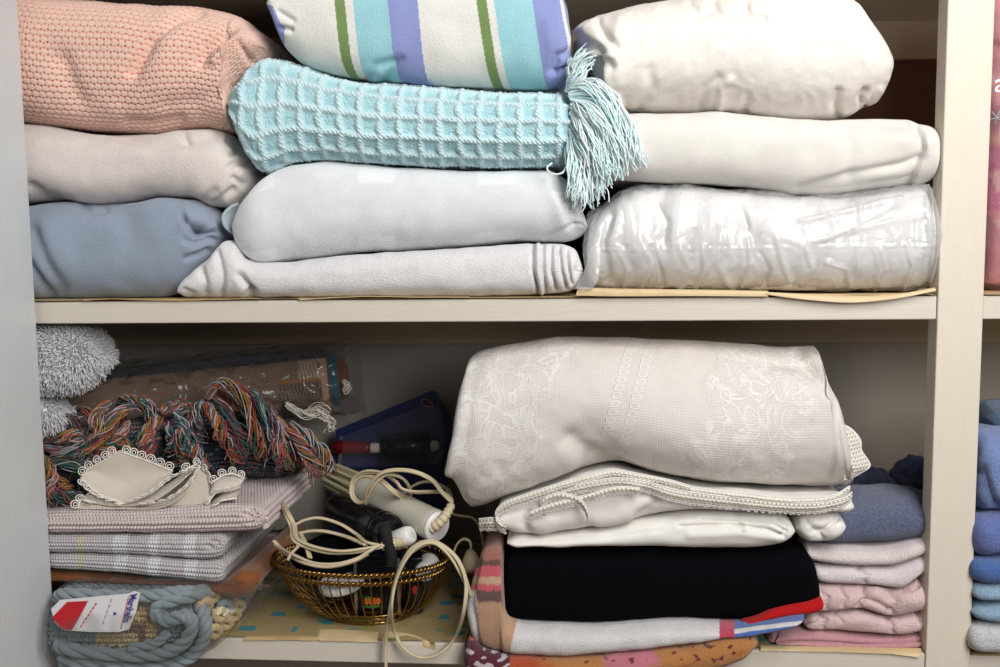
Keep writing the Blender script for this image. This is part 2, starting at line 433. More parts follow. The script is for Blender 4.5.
M['clear'] = plastic('clear_plastic', .025, .42, bscale=16, bd=.003, rough=.2)
M['clear_thick'] = plastic('clear_blister', .03, .5, bd=.001)
M['milky'] = plastic('milky_plastic', .30, .75, bscale=28, bd=.003, rough=.16, mcol=(250, 250, 252))
M['pink_bag'] = plastic('pink_clear_plastic', .10, .45, (255, 244, 245), mcol=(236, 190, 198))
def liner_mat():
    t = NT('printed_liner'); co = t.coord()
    mp = t.n('ShaderNodeMapping'); mp.inputs['Scale'].default_value = (1, .55, 1); t.l(co, mp.inputs['Vector'])
    br = t.n('ShaderNodeTexBrick'); br.inputs['Scale'].default_value = 22; br.inputs['Mortar Size'].default_value = .05
    br.inputs['Color1'].default_value = (0, 0, 0, 1); br.inputs['Color2'].default_value = (1, 1, 1, 1); br.inputs['Mortar'].default_value = (.5, .5, .5, 1)
    t.l(mp.outputs[0], br.inputs['Vector'])
    n = t.noise(48, 1); 
    blue = t.math('MULTIPLY', t.math('LESS_THAN', br.outputs[0], .34), t.math('GREATER_THAN', n, .46))
    green = t.math('MULTIPLY', t.math('GREATER_THAN', t.noise(70, 1, dist=1.0), .56), t.math('LESS_THAN', n, .46))
    base = t.mix(t.noise(12, 3), rgba((158, 138, 100)), rgba((174, 154, 114)))
    c = t.mix(green, base, rgba((146, 150, 72))); c = t.mix(blue, c, rgba((70, 138, 146)))
    return t.done(t.bsdf(c, .5))
M['liner'] = liner_mat()
def lace_mat():
    """white machine lace: net ground, scalloped flower outlines and a double chain band"""
    t = NT('white_lace'); u, v = t.uv()
    net = t.math('MULTIPLY', t.math('ABSOLUTE', sinw(t, u, .0052)), t.math('ABSOLUTE', sinw(t, v, .0052)))
    mp = t.n('ShaderNodeCombineXYZ'); t.l(u, mp.inputs[0]); t.l(t.math('MULTIPLY', v, 1.0), mp.inputs[1])
    wn = t.n('ShaderNodeTexNoise'); wn.inputs['Scale'].default_value = 34; wn.inputs['Detail'].default_value = 1; t.l(mp.outputs[0], wn.inputs['Vector'])
    wv = t.n('ShaderNodeVectorMath', operation='SCALE'); wv.inputs['Scale'].default_value = .035
    t.l(wn.outputs['Color'], wv.inputs[0]); wa = t.n('ShaderNodeVectorMath', operation='ADD'); t.l(mp.outputs[0], wa.inputs[0]); t.l(wv.outputs[0], wa.inputs[1])
    vo = t.n('ShaderNodeTexVoronoi', feature='SMOOTH_F1'); vo.inputs['Scale'].default_value = 30; vo.inputs['Smoothness'].default_value = .25; t.l(wa.outputs[0], vo.inputs['Vector'])
    rings = t.math('POWER', t.math('ABSOLUTE', t.math('SINE', t.math('MULTIPLY', vo.outputs['Distance'], 24.0))), 6.0)
    ve = t.n('ShaderNodeTexVoronoi', feature='DISTANCE_TO_EDGE'); ve.inputs['Scale'].default_value = 62; t.l(wa.outputs[0], ve.inputs['Vector'])
    edge = t.math('LESS_THAN', ve.outputs['Distance'], .07)
    us = t.math('SUBTRACT', u, t.math('MULTIPLY', v, .25))
    # floral zones left (0..0.085) and right (0.24..0.36)
    def band(lo, hi, s=.012):
        q = t.n('ShaderNodeMapRange', interpolation_type='SMOOTHSTEP'); q.inputs['From Min'].default_value = lo-s; q.inputs['From Max'].default_value = lo+s; t.l(un, q.inputs[0])
        r = t.n('ShaderNodeMapRange', interpolation_type='SMOOTHSTEP'); r.inputs['From Min'].default_value = hi-s; r.inputs['From Max'].default_value = hi+s; t.l(un, r.inputs[0])
        return t.math('MULTIPLY', q.outputs[0], t.math('SUBTRACT', 1.0, r.outputs[0]))
    un = t.math('ADD', us, t.math('MULTIPLY', t.math('SUBTRACT', wn.outputs[0], .5), .06))
    fl = t.math('ADD', band(-.2, .07), band(.225, .32))
    # chain band of small rings
    un = us; ch = t.math('ADD', band(.130, .1415, .001), band(.149, .1605, .001))
    a = t.math('DIVIDE', t.math('SUBTRACT', t.math('MODULO', t.math('SUBTRACT', us, .130), .019), .00575), .0055)
    bb = t.math('DIVIDE', t.math('SUBTRACT', t.math('MODULO', v, .0085), .00425), .0041)
    rr = t.math('SQRT', t.math('ADD', t.math('MULTIPLY', a, a), t.math('MULTIPLY', bb, bb)))
    ring = t.math('LESS_THAN', t.math('ABSOLUTE', t.math('SUBTRACT', rr, .75)), .28)
    v3 = t.n('ShaderNodeTexVoronoi', feature='DISTANCE_TO_EDGE'); v3.inputs['Scale'].default_value = 120; t.l(wa.outputs[0], v3.inputs['Vector'])
    e3 = t.math('LESS_THAN', v3.outputs['Distance'], .08); big = t.math('GREATER_THAN', t.math('SINE', t.math('MULTIPLY', vo.outputs['Distance'], 15.0)), .1)
    flo = t.math('MULTIPLY', fl, t.math('ADD', t.math('MULTIPLY', edge, 1.0), t.math('ADD', t.math('MULTIPLY', t.math('MULTIPLY', e3, big), .55), t.math('MULTIPLY', big, .35))))
    h = t.math('ADD', t.math('MULTIPLY', net, .5), t.math('ADD', t.math('MULTIPLY', flo, 2.6), t.math('MULTIPLY', t.math('MULTIPLY', ch, ring), 3.5)))
    h = t.math('ADD', h, t.math('MULTIPLY', t.noise(500, 3), .5))
    solid = t.math('MINIMUM', t.math('ADD', t.math('ADD', t.math('MULTIPLY', flo, .7), t.math('MULTIPLY', t.math('MULTIPLY', ch, ring), .5)), t.math('MULTIPLY', net, .5)), 1.0)
    c = t.mix(solid, rgba((212, 205, 200)), rgba((230, 225, 222)))
    return t.done(t.bsdf(c, .9, t.bump(h, .00045), .1, Specular_IOR_Level=.2))
M['lace'] = lace_mat()
def crochet_mat(name='crochet_edging', per=.0042):
    t = NT(name); u, v = t.uv()
    a = t.math('DIVIDE', t.math('SUBTRACT', t.math('MODULO', t.math('ADD', u, t.math('MULTIPLY', t.math('MODULO', t.math('FLOOR', t.math('DIVIDE', v, per)), 2.0), per*.5)), per), per*.5), per*.5)
    b = t.math('DIVIDE', t.math('SUBTRACT', t.math('MODULO', v, per), per*.5), per*.5)
    rr = t.math('ADD', t.math('MULTIPLY', a, a), t.math('MULTIPLY', b, b))
    hole = t.math('LESS_THAN', rr, .15)
    s = t.bsdf(rgba((236, 230, 216)), .9, t.bump(rr, .0006), .1)
    tr = t.n('ShaderNodeBsdfTransparent'); m = t.n('ShaderNodeMixShader'); t.l(hole, m.inputs[0]); t.l(s, m.inputs[1]); t.l(tr.outputs[0], m.inputs[2])
    return t.done(m.outputs[0])
M['crochet'] = crochet_mat()
# ------------------------------------------------------------------ the cupboard
ZU, ZL, TH = .3566, 0.0, .0225          # upper shelf top, lower shelf top, board thickness
YB = .33                                 # back of the cupboard
XP0, XP1 = .4525, .4948                  # upright
def struct(mb, name, mat, label=None, cat=None, **k):
    o = mb.build(name, mat, smooth=False, **k); tag(o, label, cat, kind='structure'); return o
struct(MB().box((-1.2, -1.6, -.52), (1.6, YB+.1, -.5)), 'floor', M['floor'], 'wooden floor below the cupboard', 'floor')
struct(MB().box((-.75, YB, -.5), (1.2, YB+.02, ZU-.01)), 'wall_back', M['panel'], 'grey painted back panel of the lower compartment', 'wall')
struct(MB().box((-.75, YB, ZU-.01), (1.2, YB+.02, .95)), 'wall_rear', M['brown_panel'], 'bare brown back board of the upper compartment', 'wall')
struct(MB().box((-.77, .0, -.5), (-.75, YB, .95)), 'wall_left', M['panel'], 'painted left side of the cupboard', 'wall')
struct(MB().box((1.2, .0, -.5), (1.22, YB, .95)), 'wall_right', M['panel'], 'painted right side of the cupboard', 'wall')
struct(MB().box((XP0, -.002, -.5), (XP1, .022, .95), bev=.0012), 'trim_1', M['post'], 'cream painted upright dividing the two bays', 'upright')
zb = at(750, 342, YB)[2]; zt = ZU-TH
struct(MB().box((-.75, YB-.012, zb), (1.2, YB, zt), bev=.001), 'trim_2', M['batten'], 'shelf batten on the back panel under the middle shelf', 'batten')
z1, z0 = at(910, 22, YB)[2], at(910, 60, YB)[2]
struct(MB().box((-.75, YB-.012, z0), (1.2, YB, z1), bev=.001), 'trim_3', M['batten'], 'cream batten under the topmost shelf at the back', 'batten')
# the open door at the left: its inner face runs from the cupboard towards the room
xd = -.4455
dm = MB(); dm.box((xd-.020, -.43, -.5), (xd, -.006, .95), bev=.0015)
dr = struct(dm, 'door_1', M['door'], 'white painted cupboard door standing open at the side', 'door')
# shelves: each bay has its own board on each level
def shelf(x0, x1, z, label, notch=0):
    m = MB(); m.box((x0, 0, z-TH), (x1, YB-.0005, z), bev=.0012)
    if notch > 0: m.box((x1-.002, .0225, z-TH), (x1+.021, YB-.0005, z))
    if notch < 0: m.box((x0-.021, .0225, z-TH), (x0+.002, YB-.0005, z))
    return tag(m.build('shelf_board', M['shelf'], smooth=False), label, 'shelf')
shelf(-.749, XP0-.0003, ZU, 'cream painted middle shelf board carrying the folded blankets', 1)
shelf(XP1+.0003, 1.199, ZU, 'short cream middle shelf board in the bay beyond the upright', -1)
shelf(-.749, XP0-.0003, ZL, 'cream painted bottom shelf board carrying the wire basket', 1)
shelf(XP1+.0003, 1.199, ZL, 'cream bottom shelf board under the blue towel pile beyond the upright', -1)
shelf(-.749, 1.199, z1+TH, 'cream painted topmost shelf board above the blankets')
# shelf papers
def liner(x0, x1, z, name, label, fr, mat):
    """thin paper sheet lying on a board, its front edge wavy and a little proud of the board"""
    n = 90; xs = np.linspace(x0, x1, n); G = np.zeros((n, 5, 3))
    wav = np.array([noise(np.array([[x*9, fr, z]]))[0] for x in xs])
    yfr = fr+.002*wav
    for j, (q, dz) in enumerate(((0, .0006), (.012, .0010), (.08, .0007), (.2, .0006), (YB-.02, .0006))):
        G[:, j, 0] = xs; G[:, j, 1] = yfr+q if j < 4 else YB-.015; G[:, j, 2] = z+dz+.0006+.0006*(j == 0)*np.abs(wav)
    B = G.copy(); B[:, :, 2] -= .0004
    m = MB(); m.grid(G); m.grid(B, flip=True)
    return tag(m.build(name, mat), label, 'shelf paper')
def strip(pts, mat, parent, zz, th=.0006):
    """a strip of tape: rows of (px, py, Y) front edge, then back edge"""
    m = MB(); f = spline([at(*q) for q in pts[0]], 24); b = spline([at(q[0], ypx(q[0], q[2], zz+.0022), q[2]) if zz > .1 else ground(q[0], q[1], .0022) for q in pts[1]], 24)
    f = f+np.stack([0*f[:, 0], 0*f[:, 0], .0005*noise(f*160)], -1)
    md = f*.5+b*.5+np.array([0, 0, .0008]); md[:, 1] = np.where(f[:, 1] < 0, -.0012, md[:, 1]); md[:, 2] = np.where(f[:, 1] < 0, np.maximum(f[:, 2], zz+.0020), md[:, 2])
    G = np.stack([f, md, b], 1); m.grid(G); m.grid(G-np.array([0, 0, th]), flip=True)
    m.grid(np.stack([f, f-np.array([0, 0, th])], 1))
    return m.build('tape_strip', mat, parent)
ul = liner(-.74, XP0-.002, ZU, 'shelf_liner', 'straw coloured shelf paper peeping from under the blankets', -.002, M['tape'])
def lip(bot, top, mat, parent, zz):
    """shelf paper turned up or down along the front edge"""
    b = spline([at(*q) for q in bot], 40); t = spline([at(*q) for q in top], 40); w = .0005*noise(b*90)[:, None]*np.array([0, 1, 0])
    e = t.copy(); e[:, 1] = .016; e[:, 2] = zz+.0021
    k = np.array([0, .0006, 0]); m = MB(); G = np.stack([b+w, (b+t)/2-k+w*2, t+w, e], 1); m.grid(G); m.grid(G+np.array([0, .0005, -.0003]), flip=True)
    return m.build('tape_strip', mat, parent)
lip([(576, 295.5, -.006), (620, 296.2, -.006), (690, 296, -.006), (768, 296.5, -.006)], [(578, 287, -.005), (620, 288.6, -.005), (690, 289.4, -.005), (768, 290.8, -.005)], M['tape'], ul, ZU)
lip([(766, 294.5, -.0065), (800, 299, -.0075), (848, 302.5, -.008), (890, 299.5, -.0075), (936, 291, -.006)], [(767, 292, -.006), (800, 293.6, -.006), (848, 296, -.006), (890, 295, -.006), (935, 287.5, -.005)], M['tape'], ul, ZU)
strip((((300, 299.5, -.003), (360, 296.5, -.004), (420, 297, -.004), (470, 297, -.003)), ((300, 294, .02), (360, 293, .02), (420, 293, .02), (470, 293, .02))), M['tape'], ul, ZU)
strip((((84, 300.5, -.003), (110, 298.5, -.004), (150, 300, -.003), (200, 299.6, -.003), (260, 298, -.003)), ((84, 297, .02), (110, 296, .02), (150, 297, .02), (200, 296, .02), (260, 296, .02))), M['tape2'], ul, ZU)
liner(XP1+.002, 1.19, ZU, 'shelf_liner', 'straw coloured shelf paper under the pink package', -.002, M['tape'])
ll = liner(-.74, XP0-.002, ZL, 'shelf_liner', 'printed blue and green shelf paper under the wire basket', .004, M['liner'])
strip((((243, 640.5, -.001), (280, 639.5, -.002), (318, 640.5, -.001)), ((247, 636, .012), (280, 635.5, .012), (318, 636, .012))), M['tape2'], ll, ZL)
strip((((320, 640.5, -.002), (350, 641, -.002), (380, 642.5, -.001)), ((320, 629, .022), (350, 630, .02), (379, 632, .018))), M['tape'], ll, ZL)
strip((((382, 640, .002), (410, 645, .001), (436, 648.5, -.001)), ((386, 631, .022), (410, 634, .02), (433, 643, .01))), M['tape'], ll, ZL)
strip((((760, 650.5, -.001), (800, 651, -.002), (880, 653, -.003), (919, 657, -.003)), ((760, 645, .012), (800, 646, .012), (880, 647, .012), (921, 648, .012))), M['tape'], ll, ZL)
liner(XP1+.002, 1.19, ZL, 'shelf_liner', 'straw coloured shelf paper under the blue towel pile', -.002, M['tape'])
# ------------------------------------------------------------------ upper shelf
FZ = ZU+.0024
def L(c): return np.array(lin(c))
bundle('fleece_blanket', [(-20, 207), (30, 203.5), (60, 202), (95, 205), (130, 203), (160, 198.5), (190, 199), (207, 207), (218, 220), (222, 233)],
       [(-20, 300), (30, 300), (100, 300), (150, 299), (178, 292), (198, 270), (213, 251), (222, 236)], M['blue_fleece'], yf=.000, ry=.045, endR=55, ed=.03,
       floor=FZ, nu=190, nf=90, nz=((.004, 11, (1, 1, 1.4)), (.0012, 40)),
       feats=[('d', 198, 232, 9, 7, -.02), ('c', [(184, 219), (190, 226), (197, 233), (207, 236), (216, 232)], 3.5, -.008), ('c', [(185, 240), (195, 244), (204, 243), (214, 240)], 3.0, -.007),
              ('c', [(186, 258), (198, 254), (208, 250)], 3, -.005), ('d', 186, 228, 5, 16, .006), ('c', [(183, 216), (186, 226), (184, 236)], 3, -.004),
              ('c', [(34, 232), (46, 262), (62, 290)], 7, -.006), ('c', [(28, 262), (40, 282), (52, 298)], 5, -.006), ('d', 55, 250, 16, 30, .004, -20),
              ('d', 150, 203, 40, 10, .004), ('c', [(86, 206), (92, 212), (104, 208)], 5, -.006), ('c', [(118, 206), (126, 222), (128, 240)], 14, -.004)])
tag(bpy.data.objects['fleece_blanket'], 'blue-grey fleece blanket rolled with a tucked end, standing on the middle shelf', 'blanket')
o = bundle('fleece_blanket', [(-20, 121), (25, 124), (60, 128), (100, 132), (150, 133.5), (180, 129), (203, 128.5), (221, 132), (233, 144), (243, 160), (247, 170)],
       [(-20, 205), (30, 203), (60, 201.5), (95, 204.6), (130, 202.6), (160, 198), (190, 198.6), (210, 206), (226, 207), (238, 197), (246, 180), (247, 174)], M['pale_fleece'], yf=.004, ry=.045, endR=40, ed=.022,
       nu=190, nf=90, nz=((.003, 12), (.001, 45)),
       feats=[('c', [(228, 140), (238, 150), (232, 154)], 3, -.005), ('c', [(246, 164), (236, 162), (230, 166)], 3, -.005), ('c', [(243, 184), (234, 178)], 3, -.004), ('c', [(214, 204), (226, 196), (234, 190)], 3.5, -.004), ('c', [(200, 203), (214, 192)], 5, -.003),
              ('c', [(30, 187), (46, 197), (70, 203)], 6, -.005), ('c', [(120, 133), (150, 146), (190, 141), (215, 134)], 7, -.004), ('c', [(183, 130), (186, 140)], 4, -.005)])[0]
tag(o, 'pale rose-white fleece blanket between the peach knit and the blue-grey fleece', 'blanket')
# peach open knit
def knit(U, V, x, y):
    q = np.floor(V/.0056); a = np.cos(2*np.pi*(U/.0070+.5*(q % 2))); b = np.cos(2*np.pi*V/.0056+np.pi)
    hole = np.clip(((-a)*.6+(-b)*.55-.52)*1.9, 0, 1)
    return -.0034*hole+.0003*(a*b)+.0004*np.sin(U*2*np.pi/.0023)*np.sin(V*2*np.pi/.0019)
def knit_col(x, y, U, V, fr):
    q = np.floor(V/.0056); a = np.cos(2*np.pi*(U/.0070+.5*(q % 2))); b = np.cos(2*np.pi*V/.0056+np.pi)
    h = np.clip(((-a)*.6+(-b)*.55-.42)*1.7, 0, 1)[..., None]
    return L((245, 207, 191))*(1-h)+L((218, 126, 90))*h
o = bundle('knitted_blanket', [(-20, -16), (20, -9), (60, -3), (100, -1), (130, 0), (162, 5), (192, 5), (215, 8), (236, 14), (248, 25), (258, 31), (264, 41), (266.5, 48)],
       [(-20, 112), (25, 123), (60, 127), (100, 131), (150, 132.6), (180, 128.4), (203, 128), (221, 131), (232, 132), (234, 112), (237, 92), (246, 77), (257, 65), (265, 54), (266.5, 50)],
       M['peach'], yf=.0, ry=.055, endR=36, ed=.028, nu=480, nf=260, nb=26, nz=((.004, 10), (.0015, 26)), cells=knit, paint=knit_col,
       feats=[('c', [(62, 60), (70, 82), (78, 100)], 10, -.006), ('d', 58, 72, 12, 30, -.004, -15), ('c', [(132, 72), (150, 40), (178, 18), (200, 8)], 6, -.009), ('c', [(120, 98), (136, 70), (150, 46)], 9, -.004), ('d', 165, 55, 18, 34, .006, 20),
              ('c', [(198, 62), (206, 46), (216, 40), (232, 30)], 6, -.009), ('c', [(214, 60), (226, 44), (240, 32)], 5, .006), ('c', [(238, 40), (246, 52), (252, 62)], 3.5, -.006),
              ('c', [(130, 122), (152, 124), (180, 120)], 6, -.006), ('c', [(170, 105), (200, 100), (228, 90)], 10, -.004), ('d', 100, 30, 30, 24, .003)])[0]
tag(o, 'peach open-knit blanket on top of the two fleeces', 'blanket')
# middle stack
o = bundle('bath_towel', [(180, 291), (184, 281), (195, 270), (209, 257.5), (225, 241), (235, 243), (245, 259.5), (258, 263.5), (280, 263.2), (302, 260.5), (380, 252.6), (470, 247.2), (534, 243.2), (560, 244), (574, 249), (581, 262), (583, 270)],
       [(180, 293), (187, 297.5), (260, 298), (400, 298), (530, 295), (566, 293), (578, 286), (583, 273)], M['white_terry'], yf=-.008, ry=.03, yb=.26, floor=FZ, endL=22, endR=12, ed=.012, nu=240, nf=70,
       nz=((.0016, 18), (.0008, 60)), feats=[('c', [(200, 268), (206, 284), (206, 298)], 3.5, -.006), ('c', [(217, 252), (222, 275), (222, 298)], 3.5, -.006), ('c', [(240, 275), (250, 290), (252, 299)], 3.5, -.009), ('d', 252, 294, 5, 5, -.008),
              ('c', [(184, 290), (192, 294)], 3, -.004), ('c', [(533, 243), (533, 270), (538, 293)], 1.6, -.007), ('c', [(543, 243), (543, 270), (546, 293)], 1.6, -.006), ('c', [(538.5, 244), (538, 270), (542, 293)], 3, .003), ('c', [(551, 247), (551, 270), (556, 290)], 1.8, -.006),
              ('c', [(559, 247), (561, 268), (566, 288)], 1.8, -.006), ('c', [(567, 250), (568, 266), (572, 284)], 1.6, -.006), ('d', 579, 272, 5, 9, -.006)])[0]
tag(o, 'white terry towel with rolled hems, undermost of the middle stack on the middle shelf', 'towel')
rolls = MB()
for k, (x, y0, y1) in enumerate(((583.5, 244, 270), (586.5, 240, 262))):
    pass
o, G, N, _ = bundle('woven_blanket', [(234, 222), (239, 206), (250, 191), (262, 179.5), (287, 165.5), (320, 161), (362, 164), (416, 167), (470, 170), (546, 169.5), (566, 179), (578, 199), (586, 219), (588.5, 228)],
       [(234, 226), (238, 248), (245, 258), (258, 262.4), (280, 262), (302, 259.4), (380, 251.5), (470, 246), (534, 242), (560, 242.5), (575, 240), (585, 234), (588.5, 230)], M['twill'], yf=-.006, ry=.045, endL=34, endR=26, ed=.02, nu=220, nf=90,
       nz=((.0022, 14), (.0008, 45)), feats=[('c', [(262, 182), (256, 215), (262, 255)], 16, .003), ('d', 300, 172, 40, 8, .003), ('c', [(556, 186), (568, 206), (576, 230)], 6, -.004), ('c', [(586, 214), (576, 214)], 2.5, -.003), ('c', [(548, 238), (566, 228), (584, 224)], 3, -.003), ('d', 560, 205, 9, 24, .004, -15)])
tag(o, 'pale blue-white twill blanket with a checked weave under the aqua waffle blanket', 'blanket')
fl = MB()
a = spline([at(237, 204, .03), at(229, 208, .02), at(222.5, 216, .014), at(224, 226, .014), at(232, 233, .02), at(238, 235, .028)], 24)
for dy in (0, ):
    G2 = np.stack([a, a+np.array([.004, .012, .001]), a+np.array([.010, .035, .003])], 1); fl.grid(G2); fl.grid(G2+np.array([.0022, .001, 0]), flip=True); fl.tube(a+np.array([.001, 0, 0]), .0018, 6)
tag(fl.build('folded_edge', M['flap'], o), 'folded edge curling at the end')
# aqua waffle blanket
CW, CH = .0196, .0205
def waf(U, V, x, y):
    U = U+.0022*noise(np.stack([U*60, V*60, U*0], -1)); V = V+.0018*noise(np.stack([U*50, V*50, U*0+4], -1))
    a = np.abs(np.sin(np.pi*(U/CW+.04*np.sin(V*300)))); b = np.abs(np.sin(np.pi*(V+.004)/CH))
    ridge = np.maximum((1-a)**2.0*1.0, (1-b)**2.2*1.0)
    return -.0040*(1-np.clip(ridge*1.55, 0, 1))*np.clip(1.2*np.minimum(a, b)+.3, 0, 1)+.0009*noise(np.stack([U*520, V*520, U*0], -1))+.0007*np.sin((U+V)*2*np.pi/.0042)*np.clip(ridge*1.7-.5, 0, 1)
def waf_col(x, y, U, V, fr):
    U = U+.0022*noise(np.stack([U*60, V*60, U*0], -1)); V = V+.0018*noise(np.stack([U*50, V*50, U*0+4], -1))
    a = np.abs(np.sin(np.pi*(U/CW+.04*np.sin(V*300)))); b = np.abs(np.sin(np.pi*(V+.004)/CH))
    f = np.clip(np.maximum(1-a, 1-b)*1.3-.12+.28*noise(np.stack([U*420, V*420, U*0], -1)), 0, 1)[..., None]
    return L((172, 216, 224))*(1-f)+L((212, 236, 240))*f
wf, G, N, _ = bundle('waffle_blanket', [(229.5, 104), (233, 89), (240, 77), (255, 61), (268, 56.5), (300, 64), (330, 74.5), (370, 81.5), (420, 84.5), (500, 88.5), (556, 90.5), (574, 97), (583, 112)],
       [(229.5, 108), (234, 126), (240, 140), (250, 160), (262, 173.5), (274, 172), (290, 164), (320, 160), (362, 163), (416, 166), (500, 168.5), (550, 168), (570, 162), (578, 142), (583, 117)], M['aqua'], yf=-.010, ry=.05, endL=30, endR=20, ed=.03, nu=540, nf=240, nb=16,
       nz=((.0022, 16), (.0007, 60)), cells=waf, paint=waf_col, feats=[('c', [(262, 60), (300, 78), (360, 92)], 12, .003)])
tag(wf, 'aqua waffle-weave blanket with a fringed end under the striped flannel', 'blanket')
def tassel(name, pts, n, parent, mats, rad=.005, thr=.0007, flare=.5, twist=2.0, wig=.0012, steps=22):
    """a tuft of loose threads following (px, py, Y) points"""
    c = pxpath(pts, steps); t, Nn, B = frames(c); m = MB(); s = np.linspace(0, 1, steps)
    for k in range(n):
        a = RS.uniform(0, 6.28); r = rad*math.sqrt(RS.uniform(.05, 1)); tw = twist*RS.uniform(.6, 1.3)
        prof = (.45+.55*np.sin(np.pi*np.clip(s, 0, .5)))*(1+flare*np.clip(s-.5, 0, 1)*2*RS.uniform(0, 1.6))
        A = a+tw*s*2
        off = Nn*(r*prof*np.cos(A))[:, None]+B*(r*prof*np.sin(A))[:, None]
        ph = RS.uniform(0, 9, 3)
        w = np.stack([noise(np.stack([s*4+ph[i], s*0+k*1.7, s*0+i*5.3], -1)) for i in range(3)], -1)*wig*(.3+s)[:, None]*2
        end = RS.uniform(.82, 1.0); q = int(steps*end)
        m.tube((c+off+w)[:q], thr*np.linspace(1, .75, q), 4, m=RS.randint(len(mats)), cap=False)
    return m.build(name, mats, parent)
FA = [M['aqua_f1'], M['aqua_f1'], M['aqua_f2']]
for p in ([(568, 92, .0), (577, 78, -.008), (583, 62, -.006), (590, 54, -.002)], [(570, 84, .0), (575, 72, -.006), (579, 60, -.004)],
          [(572, 92, -.004), (590, 86, -.012), (606, 100, -.014), (618, 128, -.01)], [(570, 96, -.004), (598, 92, -.014), (622, 122, -.014), (637, 166, -.006)],
          [(572, 100, -.004), (600, 106, -.016), (622, 138, -.014), (642, 174, -.006)], [(572, 106, -.004), (594, 116, -.016), (614, 148, -.014), (628, 178, -.006)],
          [(572, 112, -.004), (592, 128, -.016), (606, 158, -.016), (614, 186, -.01)], [(572, 120, -.004), (588, 142, -.016), (597, 170, -.016), (602, 196, -.012)],
          [(571, 130, -.004), (583, 155, -.016), (590, 180, -.016), (594, 206, -.012)], [(570, 140, -.004), (577, 165, -.016), (582, 190, -.017), (584, 212, -.013)],
          [(569, 146, -.004), (573, 168, -.016), (576, 186, -.017), (577, 202, -.015)], [(572, 90, -.004), (592, 92, -.014), (613, 114, -.014), (630, 148, -.008)],
          [(573, 98, -.004), (606, 102, -.014), (627, 132, -.012), (634, 172, -.005)], [(574, 116, -.006), (584, 132, -.02), (596, 150, -.022), (605, 172, -.018)],
          [(573, 134, -.006), (586, 150, -.02), (597, 164, -.022), (609, 178, -.016)], [(576, 104, -.006), (586, 112, -.02), (604, 130, -.022), (620, 158, -.016)]):
    tassel('tassel', p, 34, wf, FA, rad=.0085, thr=.00078, flare=.6, twist=1.2, wig=.0022)
lp = MB(); lp.tube(pxpath([(552, 163, -.012), (547, 168, -.018), (552, 174, -.018), (562, 173, -.017), (566, 167, -.014)], 24), .0009, 5); lp.build('thread_loop', M['aqua_f1'], wf)
# striped flannel
ST = [(0, (236, 235, 228)), (53, (124, 150, 92)), (63, (236, 235, 228)), (71, (162, 214, 222)), (105, (148, 158, 210)), (134, (236, 235, 228)), (194, (124, 150, 92)), (204, (236, 235, 228)), (211, (162, 214, 222)), (249, (148, 158, 210)), (278, (236, 235, 228)), (283, (148, 158, 210)), (293, (236, 235, 228))]
def stripe_col(x, y, U, V, fr):
    q = U/.00101+.17*(V/.00101)-29+2.5*np.sin(V*38+1)*(U < .16); out = np.zeros(U.shape+(3,))
    for s0, c in ST: out[q >= s0] = L(c)
    out[q < 0] = L(ST[0][1])
    d, _ = seg_dist(x, y, [(270, 8), (279, 28), (284, 44)]); out[(d < 3.2) & (x < 284)] = L((148, 158, 210))
    return out
o = bundle('flannel_sheet', [(272, 6), (278, -8), (300, -22), (400, -30), (500, -28), (556, -18), (567, 4), (571, 36)],
       [(272, 9), (278, 28), (284, 47), (299, 61), (330, 72.5), (370, 79.8), (420, 83), (500, 87), (560, 87), (568, 80), (571, 42)], M['print_cloth'], yf=-.004, ry=.045, endL=14, endR=14, ed=.014, nu=400, nf=170, nb=16,
       nz=((.002, 16), (.0012, 40)), paint=stripe_col, feats=[('c', [(280, 28), (290, 30)], 3, -.005), ('c', [(279, 12), (292, 20)], 3, -.004), ('c', [(366, 80), (376, 66), (392, 62)], 5, -.005), ('c', [(385, 82), (392, 72), (400, 60)], 5, -.004), ('d', 372, 72, 9, 8, .004),
              ('c', [(570, 52), (558, 56), (552, 70)], 4, -.005), ('c', [(566, 68), (556, 72)], 2.5, -.005), ('d', 562, 76, 8, 6, .003), ('c', [(546, 20), (552, 50), (548, 80)], 8, .002)])[0]
tag(o, 'striped flannel sheet in cream, green, aqua and violet on top of the aqua blanket', 'sheet')
# right stack
def crumple_bag(name, parent, top, bot, mat, **k):
    return bundle(name, top, bot, mat, parent, **k)[0]
T8 = [(583, 245), (588, 216), (600, 206), (627, 187), (660, 184), (700, 184.5), (769, 191), (803, 196), (832, 195), (880, 190), (910, 186), (926, 184), (933, 192), (938, 215), (939, 240)]
B8 = [(583, 250), (586, 278), (594, 288), (640, 289), (700, 289), (820, 291), (900, 291), (928, 289), (936, 272), (939, 246)]
o = bundle('packed_duvet', [(a+(3 if a < 700 else -4), b+3) for a, b in T8], [(a+(3 if a < 700 else -4), b-1.5) for a, b in B8], M['white_inner'], yf=.004, ry=.04, yb=.27, endL=24, endR=18, ed=.02, floor=FZ+.002, nz=((.003, 16), (.0015, 40)), nu=130,
       feats=[('c', [(600, 250), (700, 249), (800, 247), (930, 246)], 1.5, -.002)])[0]
tag(o, 'white bedding packed in a crinkled see-through bag on the middle shelf', 'bedding')
